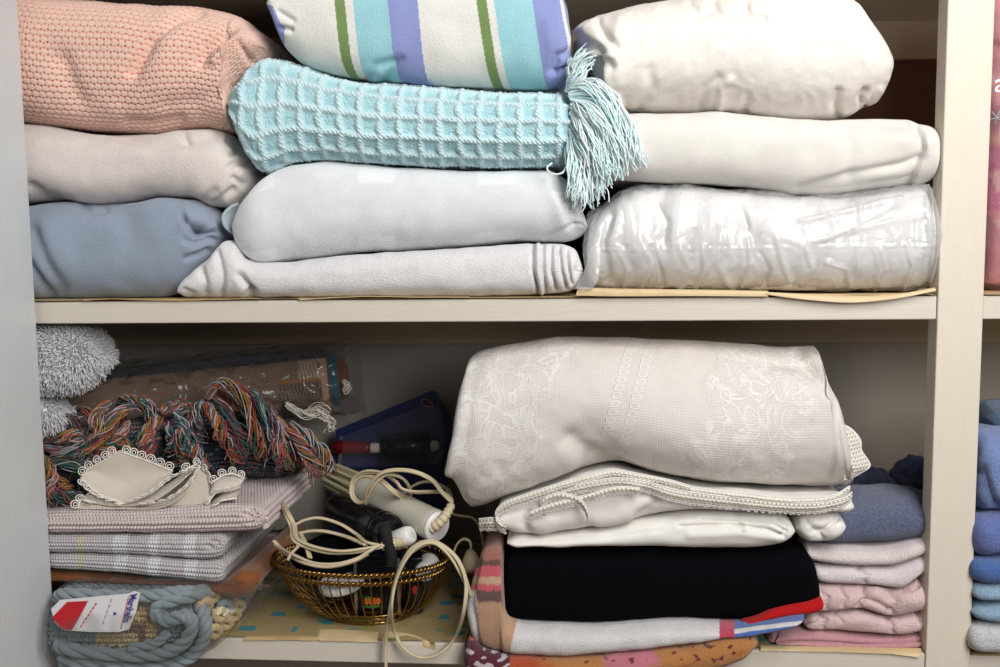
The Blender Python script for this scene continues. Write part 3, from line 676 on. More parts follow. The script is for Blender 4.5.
crumple_bag('plastic_bag', o, T8, B8, M['milky'], yf=-.003, ry=.047, yb=.285, endL=20, endR=16, ed=.016, floor=FZ, nu=260, nf=110, grow=.6,
       nz=((.0030, 20, (1, 1, .4), 'ridge'), (.0012, 40, (1.2, 1, .35), 'warp'), (.0003, 110, (1, 1, 1), 'ridge')),
       feats=[('c', [(596, 250), (700, 249), (800, 247), (936, 246)], 1.2, .0015), ('f', [(776, 238), (800, 246), (830, 238), (880, 215), (925, 190)], .004, 22), ('c', [(776, 240), (782, 262), (790, 280)], 2.5, .005), ('c', [(640, 240), (652, 262), (640, 288)], 4, .004), ('c', [(680, 248), (690, 268), (680, 288)], 4, .004),
              ('c', [(720, 240), (716, 262), (732, 288)], 4, .004), ('c', [(930, 190), (934, 230), (930, 280)], 3, .004), ('c', [(612, 214), (604, 240), (610, 280)], 5, -.005), ('c', [(858, 205), (860, 225)], 2.5, .003), ('c', [(618, 250), (628, 270), (622, 288)], 3, .004), ('c', [(702, 246), (704, 268), (696, 286)], 2.5, .004), ('c', [(748, 240), (750, 262), (742, 284)], 2.5, .004), ('c', [(760, 252), (770, 270), (764, 288)], 2, -.004), ('c', [(806, 250), (812, 268), (802, 284)], 2.5, .004), ('c', [(826, 262), (846, 268), (850, 284)], 2.5, .004), ('c', [(800, 222), (840, 214), (900, 202)], 3, .004), ('c', [(846, 232), (890, 222), (925, 216)], 2.5, .003), ('c', [(906, 246), (912, 266), (904, 284)], 2.5, .004), ('c', [(660, 200), (668, 222), (664, 240)], 5, -.003), ('c', [(740, 205), (748, 225)], 5, -.003), ('c', [(652, 246), (660, 268), (664, 286)], 2, -.003), ('c', [(880, 250), (886, 268), (880, 284)], 3, .003)])
bs = MB()
pz = [at(588, 250, -.004), at(585, 268, -.004), at(578, 284, -.006), at(574, 289, -.006)]
c = spline(pz, 14); d = spline([at(600, 240, -.006), at(600, 262, -.008), at(598, 280, -.008), at(592, 289, -.008)], 14)
Gs = np.stack([c, c*.5+d*.5+np.array([0, -.004, 0]), d], 1); Gs[:, :, 2] = np.maximum(Gs[:, :, 2], FZ); bs.grid(Gs); bs.build('bag_flap', M['milky'], o)
o = bundle('woven_coverlet', [(597, 148), (603, 126), (625, 111.5), (714, 110.5), (754, 113.5), (800, 117), (829, 118.5), (865, 117.5), (907, 118), (918, 122), (932, 125), (937, 138)],
       [(597, 156), (606, 179), (645, 182), (700, 183), (769, 189.5), (803, 194.5), (832, 193.4), (880, 188.5), (910, 184.5), (930, 181), (937, 160)], M['cream_weave'], yf=.0, ry=.04, endL=20, endR=12, ed=.015, nu=200, nf=80,
       nz=((.003, 13), (.0008, 40)), feats=[('f', [(905, 190), (913, 181), (921, 163), (926, 149), (924, 134), (916, 122)], -.009, 60), ('c', [(800, 192), (850, 178), (905, 168), (922, 158)], 6, -.005), ('c', [(846, 125), (852, 150), (850, 180)], 9, -.003), ('d', 905, 135, 14, 14, .004), ('d', 880, 178, 30, 8, .003)])[0]
tag(o, 'cream woven coverlet folded between the glossy cream duvet and the bagged bedding', 'coverlet')
o = bundle('cotton_duvet', [(573, 30), (579, 22), (590, 16), (606, 10), (650, 1), (714, -6), (790, -16), (830, -12), (850, -1), (868, 24), (885, 46), (890.5, 60)],
       [(573, 34), (584, 50), (598, 72), (608, 94), (620, 105), (666, 108.8), (714, 108.8), (780, 114), (838, 116.5), (850, 115), (862, 109), (868, 103.5), (882, 100), (888, 82), (890.5, 64)], M['satin'], yf=-.006, ry=.06, endL=42, endR=30, ed=.04, nu=240, nf=110,
       nz=((.005, 9), (.0015, 24), (.0007, 40, (1, 1, .7), 'warp')),
       feats=[('c', [(598, 20), (604, 34), (616, 48)], 4, -.006), ('c', [(577, 36), (598, 50), (612, 66)], 5, -.007), ('c', [(588, 50), (602, 56), (612, 56)], 3, .005), ('c', [(600, 60), (604, 80), (612, 98)], 3, -.008), ('c', [(606, 60), (612, 82), (622, 102)], 3, .005), ('c', [(620, 22), (612, 50), (616, 80)], 8, .006),
              ('c', [(640, 104), (652, 88), (650, 70)], 6, -.003), ('c', [(700, 106), (706, 90), (718, 78)], 5, -.003), ('c', [(720, 106), (722, 88), (730, 80)], 4, .003), ('c', [(745, 110), (748, 96)], 4, -.003), ('c', [(838, 116), (834, 104), (838, 92)], 4, -.005), ('c', [(865, 108), (862, 98), (866, 92)], 3.5, -.007), ('c', [(868, 100), (880, 90)], 4, .004),
              ('c', [(690, 4), (700, 14), (712, 10)], 4, -.004), ('c', [(714, 4), (722, 16), (740, 18)], 4, -.004), ('c', [(746, 6), (750, 18), (764, 18)], 3.5, -.004), ('c', [(858, 8), (872, 30), (889, 56)], 2, -.004), ('f', [(850, 0), (866, 28), (884, 50), (889, 62)], -.004, 10), ('d', 740, 55, 70, 30, .004)])[0]
tag(o, 'glossy cream cotton duvet bulging over the cream coverlet', 'duvet')
# pink package in the right bay
def pink_col(x, y, U, V, fr):
    out = np.zeros(U.shape+(3,)); out[:] = L((232, 180, 186))
    n = noise(np.stack([U*50, V*50, U*0], -1))
    out[(y > 40) & (y < 46)] = L((176, 106, 118)); out[(y > 104) & (y < 130)] = L((198, 150, 160)); out[(y > 130) & (y < 146)] = L((232, 204, 186))
    out[(y > 146) & (y < 210)] = L((212, 142, 172)); out[n > .42] = L((244, 212, 214)); return out
o = bundle('packed_blanket', [(984, 60), (990, -10), (1010, -30), (1080, -36), (1150, -20), (1160, 80)], [(984, 90), (986, 250), (994, 284), (1060, 290), (1150, 286), (1160, 120)], M['print_cloth'], yf=.03, ry=.03, yb=.11, floor=FZ+.002, nu=110, nf=90, paint=pink_col, nz=((.003, 20), (.001, 60)))[0]
tag(o, 'pink patterned blanket packed in clear plastic in the bay beyond the upright', 'blanket')
bundle('plastic_bag', [(980, 60), (986, -14), (1006, -34), (1080, -40), (1155, -24), (1166, 80)], [(980, 90), (982, 256), (988, 289), (1060, 293), (1156, 290), (1166, 120)], M['pink_bag'], o, yf=.022, ry=.035, yb=.12, floor=FZ, nu=130, nf=90, nz=((.003, 26, (1, 1, .6), 'ridge'), (.001, 80, (1, 1, 1), 'ridge')))
def text_mb(s, size, org, ux, uy, bold=0.0, font_shear=0.0):
    """lettering as mesh, laid out from org along ux with its top towards uy"""
    cu = bpy.data.curves.new('lettering', 'FONT'); cu.body = s; cu.size = size; cu.shear = font_shear; cu.extrude = 0; cu.offset = bold; cu.resolution_u = 3
    ob = bpy.data.objects.new('lettering', cu); COL.objects.link(ob); bpy.context.view_layer.update()
    me = bpy.data.meshes.new_from_object(ob); bpy.data.objects.remove(ob); bpy.data.curves.remove(cu)
    m = MB(); P = np.array([v.co[:] for v in me.vertices]); Fc = [list(p.vertices) for p in me.polygons]; bpy.data.meshes.remove(me)
    m.add(org+P[:, :1]*ux+P[:, 1:2]*uy, Fc); return m
mk = text_mb('a', .026, at(994, 92, .017), np.array([1, 0, 0.]), np.array([0, 0, 1.])); mk.build('printed_letter', M['tag_white'], o, smooth=False)
sf = MB(); c0 = at(997, 118, .017)
for k in range(3):
    a = k*math.pi/3+.2; d = np.array([math.cos(a), 0, math.sin(a)])*.008; sf.tube([c0-d, c0, c0+d], .0008, 5)
sf.build('printed_snowflake', M['tag_grey'], o)
# ------------------------------------------------------------------ lower shelf, left pile
# bagged braided rug
def rug_col(x, y, U, V, fr):
    out = np.zeros(U.shape+(3,)); out[:] = L((140, 156, 162))
    out[(y > 603) & (x > 128) & (x < 158)] = L((206, 178, 120)); out[(y > 622) & (x > 118) & (x < 146)] = L((128, 84, 72))
    out[(y > 634) & (x > 96) & (x < 138)] = L((212, 188, 134)); out[(y > 646) & (x < 118)] = L((150, 164, 170)); return out
TB = [(54, 604), (57, 592), (68, 588), (120, 590), (170, 592), (190, 600), (203, 622)]
BB = [(54, 640), (57, 657), (68, 660), (120, 661), (170, 660), (192, 652), (203, 628)]
rug = bundle('braided_rug', TB, BB, M['rug_pat'], yf=-.028, ry=.03, yb=.20, endL=6, endR=26, ed=.02, floor=.0022, nu=170, nf=60, paint=rug_col, nz=((.002, 24),), cells=lambda U, V, x, y: .0016*np.sin(U*700)*np.sin(V*520))[0]
tag(rug, 'grey-blue and tan braided rug in a clear bag with a price tag', 'rug')
def yarn(pts, r, name, mat, n=90, beads=None, closed=False):
    c = pxpath(pts, n, closed); Ln = np.linalg.norm(np.diff(c, axis=0), axis=1).sum(); s = np.linspace(0, 1, n)
    m = MB(); t, Nn, B = frames(c); pitch = Ln/(r*3.4)
    for k in range(3):
        a = 2*np.pi*(s*pitch*.5+k/3)
        m.tube(c+Nn*(np.cos(a)*r*.5)[:, None]+B*(np.sin(a)*r*.5)[:, None], r*.62, 7)
    return m.build(name, mat, rug)
yarn([(57, 597, -.024), (68, 594, -.030), (110, 596, -.030), (150, 596, -.030), (176, 592, -.026), (196, 592, -.014), (208, 588, .02)], .0062, 'braid', M['yarn_blue'], 150)
yarn([(208, 594, .004), (192, 596, -.022), (166, 602, -.034), (156, 612, -.037), (168, 620, -.038), (184, 616, -.038), (192, 624, -.036), (186, 640, -.036), (172, 650, -.036), (150, 655, -.036), (110, 654, -.034), (68, 649, -.034), (58, 643, -.030)], .0068, 'braid', M['yarn_blue'], 220)
yarn([(200, 604, -.012), (205, 620, -.02), (204, 638, -.024), (194, 654, -.028), (176, 662, -.030), (140, 664, -.03), (100, 663, -.03), (60, 660, -.03)], .0066, 'braid', M['yarn_blue'], 150)
yarn([(168, 632, -.036), (160, 640, -.037), (150, 645, -.037), (130, 648, -.036)], .005, 'braid', M['yarn_blue'], 60)
for kz, zz in enumerate((.012, .027, .041)):
    for ky in range(7):
        c = np.array([-.270+.004*math.sin(kz*2+ky)-.006*(kz == 2), -.010+.023*ky+.008*(kz % 2), zz]); r = .0068
        th = np.linspace(0, 2*np.pi, 26, endpoint=False)
        P = c+np.stack([np.cos(th)*r*.5, np.cos(th+.6)*r*.9, np.sin(th)*r*.85], -1)
        MB().tube(P, r*.62*(1+.12*np.sin(th*9)), 8, closed=True).build('yarn_loop', M['yarn_blue' if (ky*2+kz) % 5 == 3 else 'yarn_tan'], rug)
# price tag stuck on the bag
def tagpt(px, py, off=0.0): return at(px, py, -.0455-off+.00003*(px-95))
def card_poly(name, pts, mat, off, par, th=.0005):
    f = np.array([tagpt(x, y, off) for x, y in pts]); b = f+np.array([0, th, 0]); n = len(pts)
    m = MB(); m.add(np.vstack([f, b]), [list(range(n))[::-1], list(range(n, 2*n))]+[[i, (i+1) % n, n+(i+1) % n, n+i] for i in range(n)])
    return m.build(name, mat, par, smooth=False)
pt = card_poly('price_tag', [(51, 609), (60, 600), (129, 593.5), (134, 591), (140, 593), (136, 612), (129, 629.5), (119, 632), (90, 632), (64, 630), (55, 623)], M['tag_white'], 0, rug)
tag(pt, 'white paper price tag with a red block')
card_poly('red_block', [(67, 602), (88, 601), (80, 616), (72, 630), (64, 629.6), (55.5, 622.5), (52.5, 617)], M['tag_red'], .0006, pt, .0003)
card_poly('red_rule', [(128.2, 596.5), (129, 596.5), (121, 629), (120.2, 629)], M['tag_red'], .0006, pt, .0003)
for k in range(7):
    x = 84+k*.3; card_poly('small_print', [(95.5-k*2.4, 603+k*3.6), (97-k*2.4, 603+k*3.6), (95.6-k*2.4, 605.6+k*3.6), (94.1-k*2.4, 605.6+k*3.6)], M['tag_red'], .0006, pt, .0003)
for k in range(5):
    card_poly('small_print', [(111-k*1.9, 599+k*5.4), (112-k*1.9, 599+k*5.4), (110.8-k*1.9, 602.6+k*5.4), (109.8-k*1.9, 602.6+k*5.4)], M['tag_grey'], .0006, pt, .0003)
card_poly('ink_dot', [(113.2, 613), (115, 612), (116.4, 613.2), (115.6, 615), (113.6, 615)], M['tag_blue'], .0006, pt, .0003)
o0 = tagpt(130.5, 594.5, .0008); o1 = tagpt(121.5, 629, .0008); ux = (o1-o0); Lg = np.linalg.norm(ux); ux = ux/Lg; uy = np.array([1, 0, .22]); uy /= np.linalg.norm(uy)
tm = text_mb('Marshalls', .0112, o0+ux*.0002, ux*(Lg/.0512), uy, .0003); tm.build('tag_lettering', M['tag_blue'], pt, smooth=False)
bundle('plastic_bag', [(52, 604), (55, 588), (68, 583), (120, 584), (180, 584), (230, 590), (252, 598), (258, 604)], [(52, 645), (55, 662), (68, 668), (120, 669), (172, 668), (204, 655), (238, 630), (258, 608)], M['clear'], rug, yf=-.050, ry=.05, yb=.10, backdrop=.022, endL=6, endR=50, ed=.045, floor=.0012, nu=150, nf=80,
       nz=((.0022, 30, (1, 1, .6), 'ridge'), (.0010, 70, (1, 1, 1), 'warp')), feats=[('c', [(160, 602), (176, 612), (196, 622)], 2, .003)])
# brown cloth
o = bundle('folded_cloth', [(-40, 569), (40, 570), (120, 577), (190, 581), (222, 583), (240, 572), (252, 575), (257, 581)], [(-40, 583), (40, 582.5), (120, 584), (185, 585.5), (215, 594), (235, 598), (250, 594), (257, 585)], M['brown_cloth'], yf=.006, ry=.012, yb=.21, yref=.01, endL=8, endR=14, ed=.02, nu=120, nf=30, nz=((.0015, 30),))[0]
tag(o, 'brown cloth folded under the grey-white woven rug', 'cloth')
# grey-white woven rug, folded double
def grey_col(x, y, U, V, fr):
    out = np.zeros(U.shape+(3,)); out[:] = L((212, 205, 206)); q = U/.00101
    for a, b in ((115, 128), (150, 160), (185, 197)): out[(q+44*0-0 > a+44) & (q < b+44)] = L((236, 236, 238))
    out[(q > 78+44) & (q < 84+44)] = L((222, 210, 178)); return out
gr = thing('woven_rug', tuple(at(130, 584, .08)*np.array([1, 1, 1])), 'grey-white striped woven rug folded double under the pink ribbed mat', 'rug')
bundle('fold', [(-44, 555), (40, 554), (53, 553.5), (120, 555.5), (180, 560), (214, 560.6), (222, 563), (225, 569)], [(-44, 568), (40, 569), (120, 574), (180, 580), (212, 583.4), (221, 582), (225, 575)], M['grey_rib'], gr, yf=-.004, ry=.012, yb=.18, yref=.0, endL=6, endR=7, ed=.006, nu=170, nf=44, paint=grey_col, nz=((.0012, 30), (.0006, 90)))
bundle('fold', [(-44, 536.5), (40, 536), (46, 535.5), (120, 535.5), (180, 535), (214, 534.5), (222, 537), (226, 544)], [(-44, 552), (40, 553), (53, 552.8), (120, 554.8), (180, 559), (212, 559.8), (221, 557), (226, 550)], M['grey_rib'], gr, yf=-.004, ry=.012, yb=.18, yref=.0, endL=6, endR=7, ed=.006, nu=170, nf=44, paint=grey_col, nz=((.0012, 30), (.0006, 90)), feats=[('c', [(212, 540), (220, 544), (214, 549), (208, 546)], 2, -.003)])
# folded-in side layers seen along the right side of the pile
def side_layer(pts0, pts1, r, mat, par, name='side_fold'):
    a = spline([at(*q) for q in pts0], 24); m = MB()
    G = []
    for k, c in enumerate(a):
        th = np.linspace(-np.pi/2, np.pi/2, 9); G.append([c+np.array([math.cos(q)*r*1.1-.001, 0, math.sin(q)*r]) for q in th])
    G = np.array(G); m.grid(G); m.add(G[0], [list(range(9))]); m.add(G[-1], [list(range(9))[::-1]])
    return m.build(name, mat, par, uv=np.vstack([np.stack([np.repeat(np.linspace(0, .2, 24), 9), np.tile(np.linspace(0, .02, 9), 24)], -1), np.zeros((18, 2))]))
pk = bundle('ribbed_mat', [(-44, 514), (40, 512), (60, 510.5), (120, 510), (180, 508), (240, 505), (256, 506), (264, 512), (266, 519)], [(-44, 533.5), (40, 533.6), (120, 533.6), (180, 533.3), (240, 532.6), (256, 531), (263, 527), (266, 522)], M['pink_rib'], yf=-.005, ry=.016, yb=.17, yref=.002, endL=6, endR=8, ed=.006, nu=190, nf=60, nb=14,
            nz=((.0012, 26), (.0005, 90)), feats=[('c', [(-40, 527), (120, 527), (240, 525)], 1.1, -.0016), ('c', [(-40, 520), (120, 519), (236, 517)], 1.1, -.0016), ('c', [(244, 512), (252, 508), (257, 513), (252, 517), (246, 514)], 1.8, -.004), ('c', [(250, 524), (266, 514)], 1.6, -.003)])[0]
tag(pk, 'pink ribbed mat folded thick on top of the grey-white woven rug', 'mat')
x2 = at(266, 520, -.004)
for k, zz in enumerate((.004, .011, .018)):
    z0_ = at(250, 532, -.004)[2]
    m = MB(); Y = np.linspace(.004, .165, 20); th = np.linspace(-np.pi/2, np.pi/2, 9)
    G = np.array([[(x2[0]-.006+.0065*math.cos(q)+.0012*noise(np.array([[y*30, k*3., 0]]))[0], y, z0_+zz+.0032*math.sin(q)) for q in th] for y in Y]); m.grid(G)
    m.add(G[0], [list(range(9))]); m.build('side_fold', M['pink_rib'], pk, uv=np.vstack([np.stack([np.repeat(Y, 9), np.tile(np.linspace(0, .01, 9), 20)], -1), np.zeros((9, 2))]))
# napkins
ZP = at(160, 508, .002)[2]+.0015
def patch(rows, n=(40, 20), th=.0007):
    R_ = [pxpath(r, n[0]) for r in rows]
    G = np.stack([spline([r[i] for r in R_], n[1]) for i in range(n[0])], 0)
    return G
def sheet(m, G, th=.0008):
    du = np.gradient(G, axis=0); dw = np.gradient(G, axis=1); N = np.cross(du, dw); N /= np.linalg.norm(N, axis=2)[..., None]+1e-9
    m.grid(G+N*th*.5); m.grid(G-N*th*.5, flip=True)
    for e0, e1 in ((G[0], N[0]), (G[-1], N[-1]), (G[:, 0], N[:, 0]), (G[:, -1], N[:, -1])): m.grid(np.stack([e0+e1*th*.5, e0-e1*th*.5], 1))
def sheet_uv(m, sc=1.0): 
    V = np.vstack(m.v); return np.stack([V[:, 0], V[:, 2]+V[:, 1]], -1)*sc
def lace(name, pts, par, w=.006, per=.0075, up=(0, -.3, 1.0), r=.0006):
    """a thread edging of small loops along an edge"""
    n = 200; c = pxpath(pts, n); s = np.concatenate([[0], np.cumsum(np.linalg.norm(np.diff(c, axis=0), axis=1))]); k = max(2, int(s[-1]/per))
    t, Nn, B = frames(c); u = np.array(up, float); u /= np.linalg.norm(u); m = MB()
    m.tube(c, r*1.3, 5)
    for i in range(k):
        j = int((i+.5)/k*(n-1)); o_ = c[j]; tt = t[j]; uu = u-tt*np.dot(u, tt); uu /= np.linalg.norm(uu); ww = np.cross(tt, uu)
        for rad, cc, q in ((w*.5, w*.45, r), (w*.24, w*.42, r*.9)):
            a = np.linspace(0, 2*np.pi, 16, endpoint=False)
            m.tube(o_+uu*cc+np.cos(a)[:, None]*tt*rad*1.05+np.sin(a)[:, None]*uu*rad+np.sin(a*2+i)[:, None]*ww*.0006, q, 5, closed=True)
    return m.build(name, M['lace_thread'], par)
yb0 = ground(126, 500, ZP)[1]; 
nk = thing('napkin', tuple(at(130, 507, .004)), 'ecru lace-edged napkin with one corner standing up on the pink ribbed mat', 'napkin')
m = MB(); G = patch([[(80, 478, .020), (100, 493, .012), (126, 503, .006), (150, 494, .010), (172, 476, .020)], [(90, 470, .028), (108, 478, .028), (128, 484, .028), (150, 478, .028), (172, 472, .028)], [(92, 467, .025), (106, 459, .022), (117, 451.5, .020), (123, 451, .020), (140, 459, .022), (172, 470, .028)]])
sheet(m, G); m.build('raised_flap', M['napkin'], nk, uv=sheet_uv(m))
m = MB(); G = patch([[(76, 509, .004), (120, 509, .001), (162, 507.5, .002), (186, 492, .010), (198, 472, .022), (205, 484, .020), (208, 502, .012)], [(86, 497, .020), (120, 503, .020), (160, 500, .022), (186, 486, .026), (197, 469, .035), (206, 480, .034), (212, 496, .03)], [(96, 488, .04), (120, 492, .045), (160, 490, .05), (186, 480, .05), (196, 467, .055), (206, 476, .055), (214, 488, .05)]], (60, 16))
sheet(m, G); m.build('lower_layer', M['napkin'], nk, uv=sheet_uv(m))
m = MB(); G = patch([[(164, 506, .012), (182, 505.5, .012), (210, 503.5, .012)], [(176, 495, .017), (188, 487, .018), (208, 488, .016)], [(192, 476, .022), (198, 470, .023), (206, 475, .02)]], (20, 10)); sheet(m, G); m.build('inner_fold', M['napkin'], nk, uv=sheet_uv(m))
m = MB(); G = patch([[(82, 500, .012), (104, 505, .006), (128, 506, .004), (152, 502, .006), (176, 486, .012), (196, 468, .02)], [(90, 490, .026), (106, 495, .022), (128, 497, .02), (150, 493, .022), (174, 480, .026), (194, 466, .035)]], (50, 8))
sheet(m, G); m.build('middle_layer', M['napkin'], nk, uv=sheet_uv(m))
for p, up in (([(82, 479, .019), (100, 494, .011), (126, 504, .005)], (-.5, -.6, .2)), ([(128, 503, .005), (150, 494, .009), (173, 477, .019), (200, 467, .018)], (0, -.8, .3)), ([(82, 476, .024), (92, 467, .025), (106, 459, .022), (117, 451.5, .020)], (-.4, 0, 1)), ([(122, 452, .020), (145, 460, .022), (173, 471, .028)], (.3, 0, 1)),
              ([(140, 505, .003), (165, 501, .002), (186, 487, .008), (200, 469, .018)], (.2, -.8, .4)), ([(78, 508, .003), (82, 500, .010), (96, 503, .006)], (-.8, -.5, .3)), ([(182, 472, .03), (196, 465, .036), (205, 472, .03), (209, 480, .024)], (.2, -.3, 1))):
    lace('lace_edging', p, nk, w=.0085, per=.0088, up=up)
n2 = thing('napkin', tuple(at(226, 500, .012)), 'small ecru lace-edged napkin bunched beside the larger napkin', 'napkin')
m = MB(); G = patch([[(206, 505, .008), (216, 492, .012), (228, 490, .016), (240, 486, .024)], [(208, 494, .02), (216, 482, .024), (230, 480, .026), (244, 480, .034)], [(212, 488, .045), (220, 478, .045), (232, 475, .045), (246, 478, .05)]], (30, 14)); sheet(m, G); m.build('cloth', M['napkin'], n2, uv=sheet_uv(m))
m = MB(); G = patch([[(212, 506, .006), (222, 500, .008), (236, 498, .012)], [(214, 500, .02), (224, 494, .022), (240, 491, .028)]], (24, 8)); sheet(m, G); m.build('cloth', M['napkin'], n2, uv=sheet_uv(m))
for p, up in (([(207, 505, .006), (216, 493, .010), (228, 491, .014), (240, 487, .022)], (0, -.7, .5)), ([(211, 484, .03), (222, 476, .034), (234, 474, .036), (244, 479, .034)], (.2, -.2, 1)), ([(213, 506, .004), (224, 500, .006), (237, 498, .010)], (.1, -.9, .1))): lace('lace_edging', p, n2, w=.0080, per=.0085, up=up)
# rag rug with its tangled fringe
def rag_col(x, y, U, V, fr):
    n1 = noise(np.stack([U*240, V*240, U*0], -1)); n2_ = noise(np.stack([U*90, V*400, U*0+5], -1)); out = np.zeros(U.shape+(3,)); out[:] = L((26, 30, 48))
    out[n1 > .15] = L((36, 70, 84)); out[n2_ > .35] = L((150, 80, 64)); out[n1 < -.45] = L((110, 160, 170)); out[n2_ < -.5] = L((70, 40, 70)); return out
fmod = lambda px: np.interp(px, [-40, 40, 150, 230, 310], [0, 0, .025, .05, .07])
rag = bundle('rag_rug', [(-30, 440), (20, 432), (60, 428), (110, 422), (160, 418), (205, 412), (245, 414), (272, 424), (292, 440), (302, 458)], [(x, ypx(x, .061+fmod(x), ZP+.001)) for x in (-30, 20, 60, 110, 160, 205, 245, 272, 292)]+[(302, 470)], M['rag'], yf=.040, ry=.035, yb=.10, endL=14, endR=30, ed=.02, nu=200, nf=70, paint=rag_col, nz=((.005, 22), (.003, 50)), frontmod=fmod)[0]
tag(rag, 'dark multicoloured rag rug with a thick tangled fringe lying on the pink ribbed mat', 'rug')
TS = [[(76, 408), (88, 412), (91, 428), (76, 442), (52, 452)], [(44, 440), (60, 438), (74, 436), (86, 444)], [(139, 405), (120, 412), (108, 429), (93, 442), (80, 456)], [(163, 408), (153, 424), (143, 442), (136, 458)], [(161, 411), (172, 406), (186, 408), (194, 414)],
      [(208, 398), (214, 386), (226, 383), (238, 391), (249, 408), (256, 433), (257, 452)], [(211, 398), (200, 408), (195, 428), (202, 446)], [(215, 398), (226, 411), (235, 429), (245, 444), (247, 458)], [(235, 391), (256, 398), (268, 416), (275, 438), (278, 456)],
      [(266, 406), (277, 420), (286, 438), (293, 456), (297, 474)], [(290, 424), (306, 435), (317, 447), (326, 460), (330, 478)], [(288, 430), (303, 446), (312, 463), (318, 482)], [(52, 470), (62, 488), (80, 497)], [(40, 446), (62, 452), (84, 446), (100, 440)], [(152, 430), (146, 444), (142, 458)],
      [(190, 443), (183, 456), (177, 474)], [(192, 440), (198, 456), (206, 472)], [(108, 402), (96, 416), (100, 432), (92, 450)], [(46, 425), (66, 418), (80, 424), (96, 420)], [(40, 470), (56, 462), (74, 466), (88, 478), (84, 494)], [(40, 490), (56, 494), (74, 500), (92, 498)], [(100, 444), (86, 458), (64, 462), (46, 466)],
      [(128, 422), (118, 440), (104, 452), (96, 466)], [(176, 412), (184, 428), (180, 446), (186, 462)], [(218, 392), (240, 404), (258, 424), (264, 446), (262, 464)], [(246, 400), (264, 424), (284, 442), (300, 452)], [(268, 434), (280, 452), (284, 470)], [(224, 420), (234, 444), (236, 462)], [(166, 424), (174, 440), (168, 458)],
      [(206, 404), (216, 420), (222, 436), (232, 448)], [(60, 404), (50, 416), (46, 434)], [(116, 404), (130, 400), (146, 406), (158, 420)], [(40, 456), (52, 474), (48, 492), (60, 504)], [(70, 478), (92, 470), (110, 460), (120, 446)], [(88, 432), (110, 436), (128, 448), (132, 464)]]
for i, p in enumerate(TS):
    q = [(x, y, float(fmod(x))*.9+.046*(x < 200)+.036*(x >= 200)-.014*math.sin(math.pi*j/(len(p)-1))-.008*(i % 3)+.02*(y < 410)) for j, (x, y) in enumerate(p)]
    k = RS.randint(3); mats = [FR[j] for j in ((0, 1, 2, 3, 5), (0, 2, 3, 4, 6), (1, 2, 3, 5, 0), (0, 2, 6, 7, 1))[RS.randint(4)]]
    tassel('tassel', q, 34, rag, mats, rad=.0068, thr=.00075, flare=.3, twist=RS.choice([-3.5, 3.5]), wig=.0034, steps=26)
# shaggy bath mat
def pile(name, G, N, mat, parent, n, ln, xy, droop=.35):
    x, y = xy; nu, nv = G.shape[:2]; m = MB(); c = 0
    du = np.linalg.norm(np.gradient(G, axis=0), axis=2); dv = np.linalg.norm(np.gradient(G, axis=1), axis=2); w = (du*dv*(x > -12)*(G[..., 1] < .2))[:, :nv-14].ravel(); w /= w.sum()
    idx = RS.choice(len(w), n, p=w); W = nv-14
    for q in idx:
        i, j = divmod(q, W); p = G[i, j]+RS.normal(size=3)*.001; d = N[i, j]+RS.normal(size=3)*.35; d /= np.linalg.norm(d)
        l = ln*RS.uniform(.7, 1.2); g = np.array([0, -.1, -droop])
        P = np.array([p, p+d*l*.55, p+d*l*.9+g*l*.55]); m.tube(P, np.array([.0007, .0007, .0004])*RS.uniform(.7, 1.2), 3, cap=False)
    return tag(m.build(name, mat, parent), None, None, kind='stuff')
bm_ = thing('bath_mat', tuple(at(20, 436, .05)), 'shaggy white bath mat rolled up against the open door, over the rag rug', 'bath mat')
o1, G, N, xy = bundle('fold', [(-60, 332), (20, 329), (55, 329), (80, 334), (93, 346), (97, 358)], [(-60, 392), (20, 391), (53, 390), (76, 386), (91, 374), (97, 362)], M['mat_white'], bm_, yf=.004, ry=.032, yb=.075, endR=26, ed=.02, nu=70, nf=40)
tag(pile('pile', G, N, M['mat_white'], o1, 11000, .0085, xy), None)
o2, G, N, xy = bundle('fold', [(-60, 402), (20, 401), (42, 402), (54, 407), (59, 415)], [(-60, 434), (20, 433), (40, 431), (54, 426), (59, 418)], M['mat_white'], bm_, yf=.012, ry=.022, yb=.06, endR=18, ed=.016, nu=60, nf=36)
pile('pile', G, N, M['mat_white'], o2, 4200, .0075, xy)
# rolled woven rug in its clear sleeve
A0, A1 = at(40, 408, .150), at(329, 379, .225)
ax = (A1-A0); AL = np.linalg.norm(ax); ax /= AL; au = np.cross(ax, [0, 1, 0]); au /= np.linalg.norm(au)
if au[2] < 0: au = -au
av = np.cross(ax, au); RR = .040
if av[1] > 0: av = -av      # av points to the viewer
n, k = 160, 72; s = np.linspace(0, 1, n); th = np.linspace(0, 2*np.pi, k)
rad = RR*(1+.03*np.sin(th*2+1)[None]+.012*noise(np.stack(np.broadcast_arrays(s[:, None]*8, np.cos(th)[None]*2, np.sin(th)[None]*2), -1)))
G = A0+ax*(s*AL)[:, None, None]+rad[..., None]*(np.cos(th)[None, :, None]*au+np.sin(th)[None, :, None]*av)
m = MB(); m.grid(G); uv = np.stack(np.broadcast_arrays((s*AL)[:, None], (th*RR)[None]), -1).reshape(-1, 2)
dd = th[None]+0*s[:, None]; ss = s[:, None]+0*th[None]
col = np.zeros((n, k, 3)); col[:] = L((140, 114, 96)); navy = (dd < .78) | (dd > 4.4); col[navy] = L((28, 32, 56))
pat = (dd > .78) & (dd < 2.9) & (ss > .83)
zig = (np.abs(((ss*60) % 2)-1)*.1+1.40); col[pat & (np.abs(dd-zig) < .07)] = L((178, 112, 56)); chk = (np.sin(ss*AL*1500)*np.sin(dd*RR*1500)) > 0
